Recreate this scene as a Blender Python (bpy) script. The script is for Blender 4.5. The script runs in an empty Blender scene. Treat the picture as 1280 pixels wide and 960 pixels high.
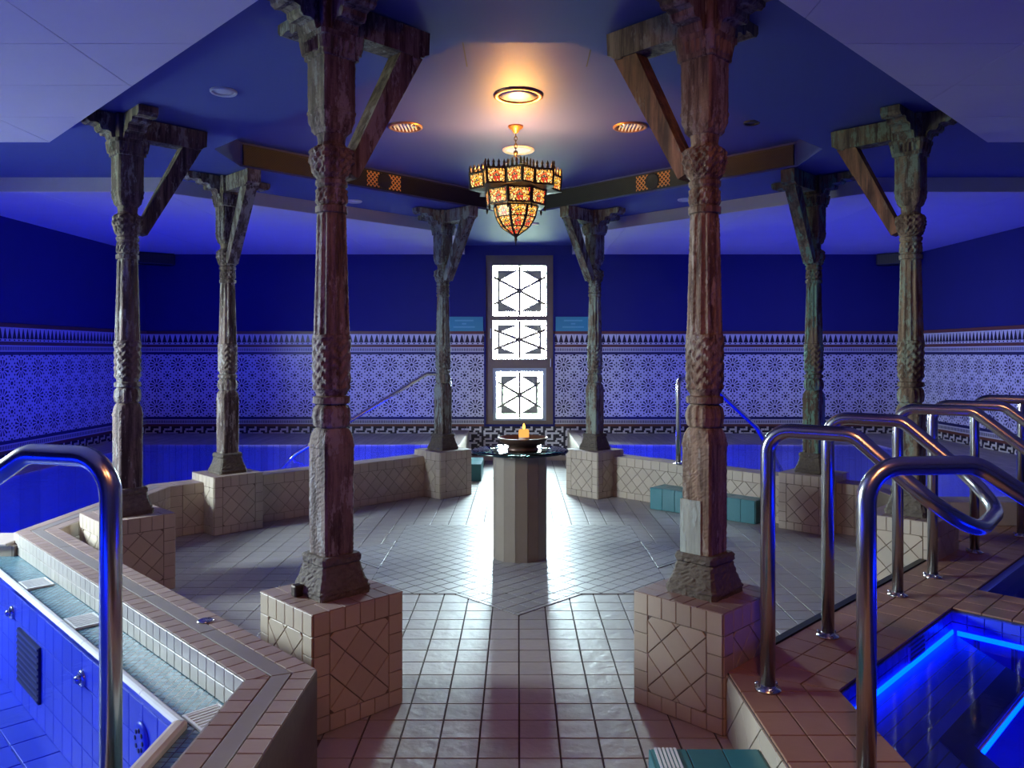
import bpy, bmesh, math, random
from mathutils import Vector, Matrix
from mathutils.geometry import tessellate_polygon
random.seed(7)
scene = bpy.context.scene
COL = scene.collection
R2 = math.sqrt(2)

# ------------------------------------------------------------------ camera, world, light, exposure
FPX = 975.0
cam_d = bpy.data.cameras.new('camera'); cam = bpy.data.objects.new('camera', cam_d); COL.objects.link(cam)
cam_d.sensor_width = 36; cam_d.lens = FPX / 1280 * 36
cam_d.shift_x = -8 / 1280; cam_d.shift_y = -39 / 1280
cam_d.clip_start = 0.05; cam_d.clip_end = 200
cam.location = (0, 0, 1.5); cam.rotation_euler = (math.pi / 2, 0, 0)
scene.camera = cam

world = bpy.data.worlds.new('overcast_sky'); scene.world = world; world.use_nodes = True
wb = world.node_tree.nodes['Background']
wb.inputs['Color'].default_value = (0.76, 0.93, 1.0, 1); wb.inputs['Strength'].default_value = 150.0

vs = scene.view_settings
vs.view_transform = 'Standard'; vs.look = 'None'; vs.gamma = 1.0; vs.use_curve_mapping = False
vs.exposure = 0.22
scene.cycles.use_denoising = True
scene.cycles.max_bounces = 8; scene.cycles.transparent_max_bounces = 16
scene.cycles.sample_clamp_indirect = 6.0
scene.cycles.caustics_reflective = False; scene.cycles.caustics_refractive = False

def area_light(name, loc, direction, sx, sy, power, color, portal=False, spread=180):
    l = bpy.data.lights.new(name, 'AREA'); l.shape = 'RECTANGLE'; l.size = sx; l.size_y = sy
    l.energy = power; l.color = color; l.spread = math.radians(spread)
    o = bpy.data.objects.new(name, l); COL.objects.link(o); o.location = loc
    o.rotation_euler = Vector(direction).to_track_quat('-Z', 'Y').to_euler()
    if portal: l.cycles.is_portal = True
    return o
BLUE = (0.0, 0.012, 1.0)
# daylight openings
area_light('window_portal', (0.015, 11.05, 1.7), (0, -1, 0), .95, 2.4, 1, (1, 1, 1), portal=True)
area_light('side_window_portal', (-5.32, 4.2, 1.8), (1, 0, 0), 1.2, 1.0, 1, (1, 1, 1), portal=True)
# underwater lamps of the pools (set in the pool walls, facing into the water)
def pool_lamp(loc, d, sx, sy, p, c=BLUE): area_light('underwater_lamp', loc, d, sx, sy, p, c)
pool_lamp((-3.09, 5.5, .05), (-1, 0, -.12), 1.0, .25, 52)
pool_lamp((-2.0, 7.50, .05), (-1, 1, -.12), 1.6, .25, 64)
pool_lamp((-.95, 9.0, .05), (-1, 0, -.12), .7, .25, 22)
pool_lamp((2.0, 7.50, .05), (1, 1, -.12), 1.6, .25, 55)
pool_lamp((3.6, 5.90, .05), (0, 1, -.12), 1.0, .25, 24)
pool_lamp((.95, 9.0, .05), (1, 0, -.12), .7, .25, 19)
pool_lamp((-4.2, 1.2, .05), (.8, .75, -.1), 1.2, .3, 13)
pool_lamp((-2.0, .3, .05), (-.25, 1, -.1), 1.2, .3, 13)
pool_lamp((2.9, 1.9, -.05), (-.5, .8, .0), 1.0, .2, 6)
pool_lamp((4.2, 3.3, -.05), (-.3, .8, -.1), 1.0, .2, 6)
# warm downlights over the walkway where the photographer stands
def spot(name, loc, target, power, color, angle, blend=.6, size=.06):
    l = bpy.data.lights.new(name, 'SPOT'); l.energy = power; l.color = color
    l.spot_size = math.radians(angle); l.spot_blend = blend; l.shadow_soft_size = size
    o = bpy.data.objects.new(name, l); COL.objects.link(o); o.location = loc
    o.rotation_euler = (Vector(target) - Vector(loc)).to_track_quat('-Z', 'Y').to_euler()
WARM = (1.0, .38, .16)
spot('warm_downlight', (.35, .55, 2.9), (.5, 2.6, .4), 58, WARM, 115)
spot('warm_downlight', (-.35, -.4, 2.9), (-.2, 2.4, .4), 32, WARM, 115)

# ------------------------------------------------------------------ materials
def nt(name):
    m = bpy.data.materials.new(name); m.use_nodes = True
    t = m.node_tree; return m, t, t.nodes['Principled BSDF']
def N(t, kind, **kw):
    n = t.nodes.new(kind)
    for k, v in kw.items(): setattr(n, k, v)
    return n
def mathn(t, op, a, b=None, c=None):
    n = t.nodes.new('ShaderNodeMath'); n.operation = op
    for i, v in enumerate((a, b, c)):
        if v is None: continue
        if isinstance(v, (int, float)): n.inputs[i].default_value = v
        else: t.links.new(v, n.inputs[i])
    return n.outputs[0]
def mixc(t, fac, a, b):
    n = t.nodes.new('ShaderNodeMix'); n.data_type = 'RGBA'
    for i, v in ((0, fac), (6, a), (7, b)):
        if isinstance(v, (int, float)): n.inputs[i].default_value = v
        elif isinstance(v, tuple): n.inputs[i].default_value = (*v, 1)
        else: t.links.new(v, n.inputs[i])
    return n.outputs[2]
def sstep(t, v, lo, hi):
    n = t.nodes.new('ShaderNodeMapRange'); n.interpolation_type = 'SMOOTHSTEP'
    n.inputs[1].default_value = lo; n.inputs[2].default_value = hi
    t.links.new(v, n.inputs[0]); return n.outputs[0]
def noise(t, scale, detail=4, rough=.6, vec=None, stretch=None):
    n = t.nodes.new('ShaderNodeTexNoise'); n.inputs['Scale'].default_value = scale
    n.inputs['Detail'].default_value = detail; n.inputs['Roughness'].default_value = rough
    if vec is None: vec = t.nodes.new('ShaderNodeTexCoord').outputs['Object']
    if stretch:
        mp = t.nodes.new('ShaderNodeMapping'); mp.inputs['Scale'].default_value = stretch
        t.links.new(vec, mp.inputs['Vector']); vec = mp.outputs[0]
    t.links.new(vec, n.inputs['Vector']); return n.outputs['Fac']
def bump(t, b, h, strength=.3, dist=.01):
    n = t.nodes.new('ShaderNodeBump'); n.inputs['Strength'].default_value = strength; n.inputs['Distance'].default_value = dist
    t.links.new(h, n.inputs['Height']); t.links.new(n.outputs[0], b.inputs['Normal'])
def simple(name, col, rough=.6, metal=0.0, var=.15, scale=12, bmp=0.0, spec=.5):
    m, t, b = nt(name)
    f = noise(t, scale)
    c = mixc(t, f, tuple(x * (1 - var) for x in col), tuple(min(1, x * (1 + var)) for x in col))
    t.links.new(c, b.inputs['Base Color'])
    b.inputs['Roughness'].default_value = rough; b.inputs['Metallic'].default_value = metal
    b.inputs['Specular IOR Level'].default_value = spec
    if bmp: bump(t, b, f, bmp)
    return m
def tilemat(name, col, rough=.45, rvar=.25, bmp=.25, spec=.5, scale=25):
    """glazed or fired tile: each tile object gets its own tone"""
    m, t, b = nt(name)
    rnd = N(t, 'ShaderNodeObjectInfo').outputs['Random']
    pos = N(t, 'ShaderNodeNewGeometry').outputs['Position']
    f = noise(t, scale, 5, .65, vec=pos)
    v = mathn(t, 'ADD', mathn(t, 'MULTIPLY', rnd, rvar), mathn(t, 'MULTIPLY', f, rvar * .8))
    c = mixc(t, v, tuple(x * .86 for x in col), tuple(min(1, x * 1.45) for x in col))
    t.links.new(c, b.inputs['Base Color'])
    b.inputs['Roughness'].default_value = rough; b.inputs['Specular IOR Level'].default_value = spec
    if bmp: bump(t, b, noise(t, 18, 3, .5, vec=pos), bmp, .006)
    return m
def gridmat(name, col, line, sx, sy, lw, rough=.4, axes=(0, 1), rot=0.0, var=.2):
    """small tiles with joints too fine to model, in object coordinates"""
    m, t, b = nt(name)
    tc = N(t, 'ShaderNodeTexCoord').outputs['Object']
    mp = N(t, 'ShaderNodeMapping'); mp.inputs['Rotation'].default_value = (0, 0, rot); t.links.new(tc, mp.inputs[0])
    s = N(t, 'ShaderNodeSeparateXYZ'); t.links.new(mp.outputs[0], s.inputs[0])
    u = mathn(t, 'DIVIDE', s.outputs[axes[0]], sx); v = mathn(t, 'DIVIDE', s.outputs[axes[1]], sy)
    fu = mathn(t, 'ABSOLUTE', mathn(t, 'SUBTRACT', mathn(t, 'FRACT', u), .5))
    fv = mathn(t, 'ABSOLUTE', mathn(t, 'SUBTRACT', mathn(t, 'FRACT', v), .5))
    g = mathn(t, 'MAXIMUM', mathn(t, 'GREATER_THAN', fu, .5 - lw / sx / 2), mathn(t, 'GREATER_THAN', fv, .5 - lw / sy / 2))
    cmb = N(t, 'ShaderNodeCombineXYZ'); t.links.new(mathn(t, 'FLOOR', u), cmb.inputs[0]); t.links.new(mathn(t, 'FLOOR', v), cmb.inputs[1])
    wn = N(t, 'ShaderNodeTexWhiteNoise'); t.links.new(cmb.outputs[0], wn.inputs['Vector'])
    c0 = mixc(t, wn.outputs['Value'], tuple(x * (1 - var) for x in col), tuple(min(1, x * (1 + var)) for x in col))
    t.links.new(mixc(t, g, c0, line), b.inputs['Base Color']); b.inputs['Roughness'].default_value = rough
    bump(t, b, mathn(t, 'SUBTRACT', 1.0, g), .4, .004)
    return m
def woodmat(name, wood, dark, paint, amount, paint2=None, amt2=0.0):
    m, t, b = nt(name)
    tc = N(t, 'ShaderNodeTexCoord').outputs['Object']
    rnd = N(t, 'ShaderNodeObjectInfo').outputs['Random']
    off = N(t, 'ShaderNodeVectorMath', operation='ADD'); t.links.new(tc, off.inputs[0])
    cm = N(t, 'ShaderNodeCombineXYZ')
    for i in range(3): t.links.new(mathn(t, 'MULTIPLY', rnd, 7.3 + i), cm.inputs[i])
    t.links.new(cm.outputs[0], off.inputs[1]); vec = off.outputs[0]
    grain = noise(t, 26, 6, .7, vec, (1, 1, .09))
    blot = noise(t, 13, 6, .7, vec, (1, 1, .3))
    fine = noise(t, 60, 4, .7, vec, (1, 1, .35))
    c = mixc(t, sstep(t, grain, .35, .68), dark, wood)
    pm = sstep(t, mathn(t, 'ADD', mathn(t, 'MULTIPLY', blot, .75), mathn(t, 'MULTIPLY', fine, .25)), .62 - amount * .28, .68 - amount * .26)
    crack = sstep(t, grain, .36, .44)
    c = mixc(t, mathn(t, 'MULTIPLY', pm, crack), c, mixc(t, fine, tuple(x * .7 for x in paint), paint))
    if paint2:
        b2 = noise(t, 5, 4, .6, vec, (1, 1, .8))
        c = mixc(t, sstep(t, b2, .62 - amt2 * .25, .68 - amt2 * .25), c, paint2)
    t.links.new(c, b.inputs['Base Color']); b.inputs['Roughness'].default_value = .75
    b.inputs['Specular IOR Level'].default_value = .3
    h = mathn(t, 'ADD', mathn(t, 'MULTIPLY', grain, .7), mathn(t, 'ADD', mathn(t, 'MULTIPLY', fine, .35), mathn(t, 'MULTIPLY', pm, .15)))
    bump(t, b, h, .75, .012)
    return m

M = {}
M['floor'] = tilemat('floor_tile_glazed', (.33, .30, .28), .43, .35, .7, .9)
M['star'] = tilemat('floor_star_tile', (.32, .31, .30), .36, .3, .25, .85)
M['ped'] = tilemat('pedestal_tile_cream', (.46, .385, .305), .5, .25, .25)
M['kerb'] = tilemat('kerb_tile_brown', (.27, .195, .165), .45, .35, .3)
M['kerbface'] = tilemat('kerb_face_tile', (.34, .315, .28), .4, .25, .2)
M['red'] = tilemat('terracotta_tile', (.30, .165, .115), .5, .35, .3)
M['grout'] = simple('dark_grout', (.07, .055, .05), .9, var=.3, scale=40)
M['groutp'] = simple('pedestal_grout', (.17, .135, .105), .9, var=.2, scale=40)
M['grey'] = simple('grey_strip', (.22, .19, .175), .45, var=.12)
M['mosaic'] = gridmat('gutter_mosaic', (.10, .20, .25), (.02, .04, .05), .028, .028, .004, .25)
M['turq'] = tilemat('turquoise_tile', (.022, .14, .165), .3, .5, .15)
M['pooltile'] = tilemat('pool_tile_blue', (.045, .085, .70), .35, .3, .1)
M['poolgrid'] = gridmat('pool_small_tile', (.045, .085, .70), (.03, .05, .25), .11, .11, .008, .35)
M['basin'] = gridmat('pool_basin_tile', (.10, .18, .78), (.05, .08, .4), .2, .2, .01, .4)
M['darknose'] = simple('dark_step_nosing', (.012, .014, .05), .5)
M['deck'] = gridmat('deck_tile_beige', (.42, .36, .30), (.2, .17, .14), .075, .3, .006, .4)
M['bluepaint'] = simple('ultramarine_paint', (.020, .021, .15), .72, var=.08, scale=3, bmp=.05, spec=.25)
M['blueceil'] = simple('blue_ceiling_paint', (.05, .063, .27), .56, var=.06, scale=2.2, bmp=.04, spec=.35)
M['whiteceil'] = simple('white_ceiling_board', (.74, .69, .75), .7, var=.04, scale=3, bmp=.03)
M['fascia'] = simple('grey_fascia', (.50, .48, .50), .7, var=.05)
M['steel'] = simple('brushed_steel', (.62, .60, .58), .24, 1.0, var=.08, scale=30)
M['chrome'] = simple('bolt_steel', (.7, .7, .7), .15, 1.0, var=.03)
M['white'] = simple('white_plastic', (.62, .64, .66), .35, var=.05)
M['nosing'] = simple('beige_nosing', (.50, .42, .36), .35, var=.12)
M['stone'] = simple('rough_granite', (.11, .09, .07), .85, var=.55, scale=45, bmp=.9)
M['bronze'] = simple('bronze_window_frame', (.21, .16, .12), .45, .3, var=.1)
M['spandrel'] = simple('grey_spandrel', (.22, .20, .19), .6, var=.05)
def translucent(m, col, f):
    t = m.node_tree; b = t.nodes['Principled BSDF']; out = [n for n in t.nodes if n.type == 'OUTPUT_MATERIAL'][0]
    tr = N(t, 'ShaderNodeBsdfTranslucent'); tr.inputs[0].default_value = (*col, 1); mx = N(t, 'ShaderNodeMixShader'); mx.inputs[0].default_value = f
    t.links.new(b.outputs[0], mx.inputs[1]); t.links.new(tr.outputs[0], mx.inputs[2]); t.links.new(mx.outputs[0], out.inputs[0])
translucent(M['spandrel'], (.15, .135, .12), .3)
M['paleframe'] = simple('pale_inner_frame', (.45, .5, .5), .5, var=.05)
M['tablewood'] = simple('table_panel_pale', (.26, .215, .17), .5, var=.12, scale=9)
M['bowl'] = simple('bronze_bowl', (.13, .075, .055), .35, .5, var=.25)
M['black'] = simple('black_plastic', (.012, .012, .015), .5, var=.2)
M['iron'] = simple('aged_iron', (.05, .035, .025), .45, .7, var=.35, scale=40, bmp=.3)
M['copper'] = simple('copper_cup', (.45, .20, .08), .4, .8, var=.2)
M['wax'] = simple('candle_wax', (.75, .6, .5), .45, var=.05)
M['redband'] = simple('oxblood_tile_strip', (.16, .055, .04), .35, var=.2)
M['blueband'] = simple('navy_tile_strip', (.02, .02, .09), .3, var=.2)
M['tw'] = simple('white_glaze', (.66, .64, .66), .3, var=.05)
M['td'] = simple('navy_black_glaze', (.018, .014, .03), .3, var=.2)
M['sign'] = simple('turquoise_sign', (.05, .29, .36), .4, var=.04)
M['signtext'] = simple('sign_letter_tone', (.13, .42, .50), .4, var=.04)
M['asphalt'] = simple('lawn_green', (.30, .34, .20), .9, var=.3)

WOODS = [
    woodmat('wood_grey_weathered', (.21, .155, .125), (.045, .03, .024), (.30, .275, .25), .38),
    woodmat('wood_red_brown', (.30, .205, .135), (.06, .034, .024), (.33, .27, .21), .4),
    woodmat('wood_dark', (.17, .12, .10), (.035, .024, .02), (.27, .255, .225), .35),
    woodmat('wood_green_tinge', (.23, .165, .10), (.05, .03, .02), (.20, .235, .17), .5),
    woodmat('wood_limewashed', (.21, .155, .125), (.04, .026, .02), (.36, .335, .28), .45),
    woodmat('wood_green_paint', (.19, .14, .09), (.04, .026, .02), (.14, .26, .19), .5),
    woodmat('wood_pale_green', (.24, .19, .15), (.05, .036, .028), (.30, .345, .285), .55),
    woodmat('wood_pale_green_worn', (.24, .18, .13), (.05, .036, .028), (.28, .325, .265), .5),
]
M['patch'] = woodmat('new_wood_pale_patch', (.38, .40, .34), (.26, .28, .24), (.40, .45, .40), .5)
M['strut_red'] = woodmat('strut_red_brown', (.25, .11, .06), (.06, .028, .018), (.24, .17, .13), .15)

def water_mat(name, tint, ripple, fac=1.0):
    m = bpy.data.materials.new(name); m.use_nodes = True; t = m.node_tree; t.nodes.clear()
    out = N(t, 'ShaderNodeOutputMaterial'); tr = N(t, 'ShaderNodeBsdfTransparent'); tr.inputs[0].default_value = (*tint, 1)
    gl = N(t, 'ShaderNodeBsdfGlossy'); gl.inputs['Roughness'].default_value = .03
    fr = N(t, 'ShaderNodeFresnel'); fr.inputs[0].default_value = 1.33
    mx = N(t, 'ShaderNodeMixShader')
    bp = N(t, 'ShaderNodeBump'); bp.inputs['Strength'].default_value = ripple; bp.inputs['Distance'].default_value = .02
    t.links.new(noise(t, 9, 3, .5, stretch=(1, 1, 1)), bp.inputs['Height'])
    t.links.new(bp.outputs[0], gl.inputs['Normal']); t.links.new(bp.outputs[0], fr.inputs['Normal'])
    t.links.new(mathn(t, 'MULTIPLY', fr.outputs[0], fac), mx.inputs[0]); t.links.new(tr.outputs[0], mx.inputs[1]); t.links.new(gl.outputs[0], mx.inputs[2])
    t.links.new(mx.outputs[0], out.inputs[0]); return m
M['water'] = water_mat('pool_water_rippled', (.80, .88, 1.0), .25, .8)
M['stillwater'] = water_mat('pool_water_still', (.85, .92, 1.0), .05, .6)
M['glass'] = water_mat('clear_glass', (.93, .97, .96), 0.0)
M['tableglass'] = water_mat('table_glass', (.75, .86, .84), 0.0)

def emit(name, col, s):
    m = bpy.data.materials.new(name); m.use_nodes = True; t = m.node_tree; t.nodes.clear()
    e = N(t, 'ShaderNodeEmission'); e.inputs[0].default_value = (*col, 1); e.inputs[1].default_value = s
    o = N(t, 'ShaderNodeOutputMaterial'); t.links.new(e.outputs[0], o.inputs[0]); return m
M['ledblue'] = emit('blue_led_strip', (.0, .022, 1.0), 13.0)
M['lamplens'] = emit('downlight_lens_glow', (1.0, .9, .75), .9)
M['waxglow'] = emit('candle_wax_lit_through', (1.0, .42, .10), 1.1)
M['flame'] = emit('candle_flame', (1.0, .42, .05), 5.0)

def stained():
    m, t, b = nt('stained_glass_lit')
    tc = N(t, 'ShaderNodeTexCoord').outputs['Object']
    s = N(t, 'ShaderNodeSeparateXYZ'); t.links.new(tc, s.inputs[0])
    x, y = s.outputs[0], s.outputs[1]
    r = mathn(t, 'SQRT', mathn(t, 'ADD', mathn(t, 'MULTIPLY', x, x), mathn(t, 'MULTIPLY', y, y)))
    th = mathn(t, 'ARCTAN2', y, x)
    k = mathn(t, 'ABSOLUTE', mathn(t, 'SUBTRACT', mathn(t, 'FRACT', mathn(t, 'MULTIPLY', th, 10 / (2 * math.pi))), .5))
    vor = N(t, 'ShaderNodeTexVoronoi'); vor.inputs['Scale'].default_value = 62; t.links.new(tc, vor.inputs['Vector'])
    cell = N(t, 'ShaderNodeSeparateColor'); t.links.new(vor.outputs['Color'], cell.inputs[0])
    edge = N(t, 'ShaderNodeTexVoronoi', feature='DISTANCE_TO_EDGE'); edge.inputs['Scale'].default_value = 62; t.links.new(tc, edge.inputs['Vector'])
    rnd = N(t, 'ShaderNodeObjectInfo').outputs['Random']
    c = mixc(t, mathn(t, 'GREATER_THAN', cell.outputs[0], .45), (1.0, .42, .06), (1.0, .68, .22))
    c = mixc(t, mathn(t, 'GREATER_THAN', cell.outputs[1], .84), c, (.75, .04, .02))
    ring = mathn(t, 'MULTIPLY', mathn(t, 'GREATER_THAN', r, .010), mathn(t, 'LESS_THAN', r, .026))
    ros = mixc(t, mathn(t, 'GREATER_THAN', rnd, .5), (1.0, .62, .05), (.85, .05, .03))
    c = mixc(t, mathn(t, 'MULTIPLY', ring, mathn(t, 'GREATER_THAN', k, .14)), c, ros)
    c = mixc(t, mathn(t, 'LESS_THAN', r, .008), c, (.05, .08, .06))
    lead = mathn(t, 'GREATER_THAN', edge.outputs['Distance'], .10)
    c = mixc(t, lead, (.03, .015, .008), c)
    t.links.new(c, b.inputs['Emission Color']); b.inputs['Emission Strength'].default_value = 1.25
    t.links.new(c, b.inputs['Base Color']); b.inputs['Roughness'].default_value = .25
    return m
M['stained'] = stained()

def rosette():
    """printed zellige pattern of one wall tile, object coordinates, half size .145"""
    m, t, b = nt('zellige_rosette_tile')
    tc = N(t, 'ShaderNodeTexCoord').outputs['Object']
    s = N(t, 'ShaderNodeSeparateXYZ'); t.links.new(tc, s.inputs[0])
    x = mathn(t, 'DIVIDE', s.outputs[0], .145); y = mathn(t, 'DIVIDE', s.outputs[1], .145)
    def polar(x, y, n, ph=0.0):
        r = mathn(t, 'SQRT', mathn(t, 'ADD', mathn(t, 'MULTIPLY', x, x), mathn(t, 'MULTIPLY', y, y)))
        th = mathn(t, 'ADD', mathn(t, 'MULTIPLY', mathn(t, 'ARCTAN2', y, x), n / (2 * math.pi)), ph + n)
        k = mathn(t, 'ABSOLUTE', mathn(t, 'SUBTRACT', mathn(t, 'FRACT', th), .5))
        return r, k
    def band(r, lo, hi): return mathn(t, 'MULTIPLY', mathn(t, 'GREATER_THAN', r, lo), mathn(t, 'LESS_THAN', r, hi))
    parts = []
    r, k = polar(x, y, 12)
    petal = mathn(t, 'MULTIPLY', band(r, .22, .66), mathn(t, 'LESS_THAN', k, mathn(t, 'MULTIPLY_ADD', r, .22, .13)))
    parts += [petal, mathn(t, 'LESS_THAN', r, .13)]
    r2, k2 = polar(x, y, 12, .5)
    parts.append(mathn(t, 'MULTIPLY', band(r2, .74, .87), mathn(t, 'LESS_THAN', k2, .15)))
    ax = mathn(t, 'SUBTRACT', 1.0, mathn(t, 'ABSOLUTE', x)); ay = mathn(t, 'SUBTRACT', 1.0, mathn(t, 'ABSOLUTE', y))
    rc, kc = polar(ax, ay, 8)
    parts.append(mathn(t, 'LESS_THAN', rc, .13))
    parts.append(mathn(t, 'MULTIPLY', band(rc, .24, .40), mathn(t, 'LESS_THAN', kc, .22)))
    for (u, v) in ((ax, y), (ay, x)):
        av = mathn(t, 'ABSOLUTE', v)
        d = mathn(t, 'ADD', u, mathn(t, 'ABSOLUTE', mathn(t, 'SUBTRACT', av, .17)))
        parts.append(mathn(t, 'LESS_THAN', d, .10))
    g = parts[0]
    for q in parts[1:]: g = mathn(t, 'MAXIMUM', g, q)
    t.links.new(mixc(t, g, (.68, .66, .68), (.018, .014, .035)), b.inputs['Base Color'])
    b.inputs['Roughness'].default_value = .28
    return m
M['rosette'] = rosette()
def dashmat():
    m, t, b = nt('zellige_dash_strip')
    tc = N(t, 'ShaderNodeTexCoord').outputs['Object']
    s = N(t, 'ShaderNodeSeparateXYZ'); t.links.new(tc, s.inputs[0])
    f = mathn(t, 'FRACT', mathn(t, 'DIVIDE', mathn(t, 'ADD', s.outputs[0], 50.0), .0242))
    a = mathn(t, 'LESS_THAN', mathn(t, 'ABSOLUTE', s.outputs[1]), .019)
    g = mathn(t, 'MULTIPLY', mathn(t, 'GREATER_THAN', f, .48), a)
    t.links.new(mixc(t, g, (.60, .58, .60), (.02, .016, .04)), b.inputs['Base Color']); b.inputs['Roughness'].default_value = .3
    return m
M['dash'] = dashmat()
def lattice_mat(name, wire, hole, per=.022):
    m, t, b = nt(name)
    tc = N(t, 'ShaderNodeTexCoord').outputs['Object']
    s = N(t, 'ShaderNodeSeparateXYZ'); t.links.new(tc, s.inputs[0])
    fs = []
    for sg in (1, -1):
        q = mathn(t, 'DIVIDE', mathn(t, 'ADD', s.outputs[0], mathn(t, 'MULTIPLY', s.outputs[1], sg)), per)
        fs.append(mathn(t, 'GREATER_THAN', mathn(t, 'ABSOLUTE', mathn(t, 'SUBTRACT', mathn(t, 'FRACT', mathn(t, 'ADD', q, 100.0)), .5)), .33))
    t.links.new(mixc(t, mathn(t, 'MAXIMUM', *fs), hole, wire), b.inputs['Base Color']); b.inputs['Roughness'].default_value = .5
    return m
M['grille'] = lattice_mat('dark_vent_mesh', (.018, .015, .012), (.004, .004, .004))
M['litmesh'] = lattice_mat('lantern_lit_vent_mesh', (.80, .42, .12), (.02, .012, .006), .042)  # lantern's orange light painted into the wire colour of the vent's middle
M['drain'] = lattice_mat('white_drain_grate', (.55, .57, .6), (.02, .03, .04))

# ------------------------------------------------------------------ helpers
def link(o, parent=None):
    COL.objects.link(o)
    if parent is not None: o.parent = parent
    return o
def mesh_obj(name, verts, faces, mat, parent=None, smooth=False, mats=None, mi=None):
    me = bpy.data.meshes.new(name); me.from_pydata([tuple(v) for v in verts], [], faces)
    for m_ in (mats or [mat]): me.materials.append(m_)
    if mi:
        for p, i in zip(me.polygons, mi): p.material_index = i
    if smooth:
        for p in me.polygons: p.use_smooth = True
    me.update()
    return link(bpy.data.objects.new(name, me), parent)
def tag(o, label=None, cat=None, group=None, kind=None):
    if label: o['label'] = label
    if cat: o['category'] = cat
    if group: o['group'] = group
    if kind: o['kind'] = kind
    return o
def struct(o): o['kind'] = 'structure'; return o
def empty(name, loc=(0, 0, 0), rz=0.0):
    o = bpy.data.objects.new(name, None); o.location = loc; o.rotation_euler = (0, 0, rz); o.empty_display_size = .1
    return link(o)
def copy_tree(o, parent=None):
    c = o.copy(); link(c)
    if parent is not None: c.parent = parent
    for ch in list(o.children): copy_tree(ch, c)
    return c
def box_data(x0, x1, y0, y1, z0, z1):
    v = [(x0, y0, z0), (x1, y0, z0), (x1, y1, z0), (x0, y1, z0), (x0, y0, z1), (x1, y0, z1), (x1, y1, z1), (x0, y1, z1)]
    f = [(0, 3, 2, 1), (4, 5, 6, 7), (0, 1, 5, 4), (1, 2, 6, 5), (2, 3, 7, 6), (3, 0, 4, 7)]
    return v, f
def box(name, x0, x1, y0, y1, z0, z1, mat, parent=None, bevel=0.0):
    v, f = box_data(x0, x1, y0, y1, z0, z1)
    o = mesh_obj(name, v, f, mat, parent)
    if bevel:
        bm = bmesh.new(); bm.from_mesh(o.data)
        bmesh.ops.bevel(bm, geom=bm.edges[:], offset=bevel, segments=2, affect='EDGES', profile=.5)
        bm.to_mesh(o.data); bm.free()
    return o
def ccw(poly):
    a = sum(poly[i][0] * poly[(i + 1) % len(poly)][1] - poly[(i + 1) % len(poly)][0] * poly[i][1] for i in range(len(poly)))
    return list(poly) if a > 0 else list(poly)[::-1]
def prism(name, poly, z0, z1, mat, parent=None):
    p = ccw(poly); n = len(p)
    v = [(x, y, z0) for x, y in p] + [(x, y, z1) for x, y in p]
    tris = tessellate_polygon([[Vector((x, y, 0)) for x, y in p]])
    f = []
    for a, b, c in tris:
        ar = (p[b][0] - p[a][0]) * (p[c][1] - p[a][1]) - (p[c][0] - p[a][0]) * (p[b][1] - p[a][1])
        if ar < 0: b, c = c, b
        f += [(a + n, b + n, c + n), (a, c, b)]
    f += [(i, (i + 1) % n, (i + 1) % n + n, i + n) for i in range(n)]
    return mesh_obj(name, v, f, mat, parent)
def area2(p): return .5 * abs(sum(p[i][0] * p[(i + 1) % len(p)][1] - p[(i + 1) % len(p)][0] * p[i][1] for i in range(len(p))))
def clip(poly, region):
    """convex clip of poly by ccw convex region"""
    out = list(poly)
    n = len(region)
    for i in range(n):
        ax, ay = region[i]; bx, by = region[(i + 1) % n]
        ins = lambda q: (bx - ax) * (q[1] - ay) - (by - ay) * (q[0] - ax)
        res = []
        for j in range(len(out)):
            p, q = out[j], out[(j + 1) % len(out)]
            dp, dq = ins(p), ins(q)
            if dp >= -1e-9: res.append(p)
            if (dp > 1e-9 and dq < -1e-9) or (dp < -1e-9 and dq > 1e-9):
                s = dp / (dp - dq); res.append((p[0] + s * (q[0] - p[0]), p[1] + s * (q[1] - p[1])))
        out = res
        if len(out) < 3: return []
    cl = []
    for p in out:
        if not cl or math.hypot(p[0] - cl[-1][0], p[1] - cl[-1][1]) > 1e-4: cl.append(p)
    if len(cl) > 1 and math.hypot(cl[0][0] - cl[-1][0], cl[0][1] - cl[-1][1]) < 1e-4: cl.pop()
    return cl if len(cl) >= 3 else []
def inset(p, d):
    """inset a convex ccw polygon by d; None if it vanishes"""
    n = len(p); lines = []
    for i in range(n):
        ax, ay = p[i]; bx, by = p[(i + 1) % n]; L = math.hypot(bx - ax, by - ay)
        if L < 1e-6: return None
        nx, ny = -(by - ay) / L, (bx - ax) / L
        lines.append((ax + nx * d, ay + ny * d, (bx - ax) / L, (by - ay) / L))
    out = []
    for i in range(n):
        x1, y1, dx1, dy1 = lines[i - 1]; x2, y2, dx2, dy2 = lines[i]
        den = dx1 * dy2 - dy1 * dx2
        if abs(den) < 1e-4: out.append((x2, y2)); continue
        s = ((x2 - x1) * dy2 - (y2 - y1) * dx2) / den
        out.append((x1 + s * dx1, y1 + s * dy1))
    for i in range(n):
        a, b, c = p[i], p[(i + 1) % n], out[i]
        d0 = out[(i + 1) % n]
        if (b[0] - a[0]) * (d0[0] - c[0]) + (b[1] - a[1]) * (d0[1] - c[1]) <= 0: return None
    return out
TCACHE = {}
def tile_data(poly, t, b):
    n = len(poly); top = inset(poly, b) or poly
    v = [(x, y, 0) for x, y in poly] + [(x, y, t - b * .7) for x, y in poly] + [(x, y, t) for x, y in top]
    f = [tuple(range(2 * n, 3 * n))]
    for i in range(n):
        j = (i + 1) % n
        f += [(i, j, n + j, n + i), (n + i, n + j, 2 * n + j, 2 * n + i)]
    return v, f
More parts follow.
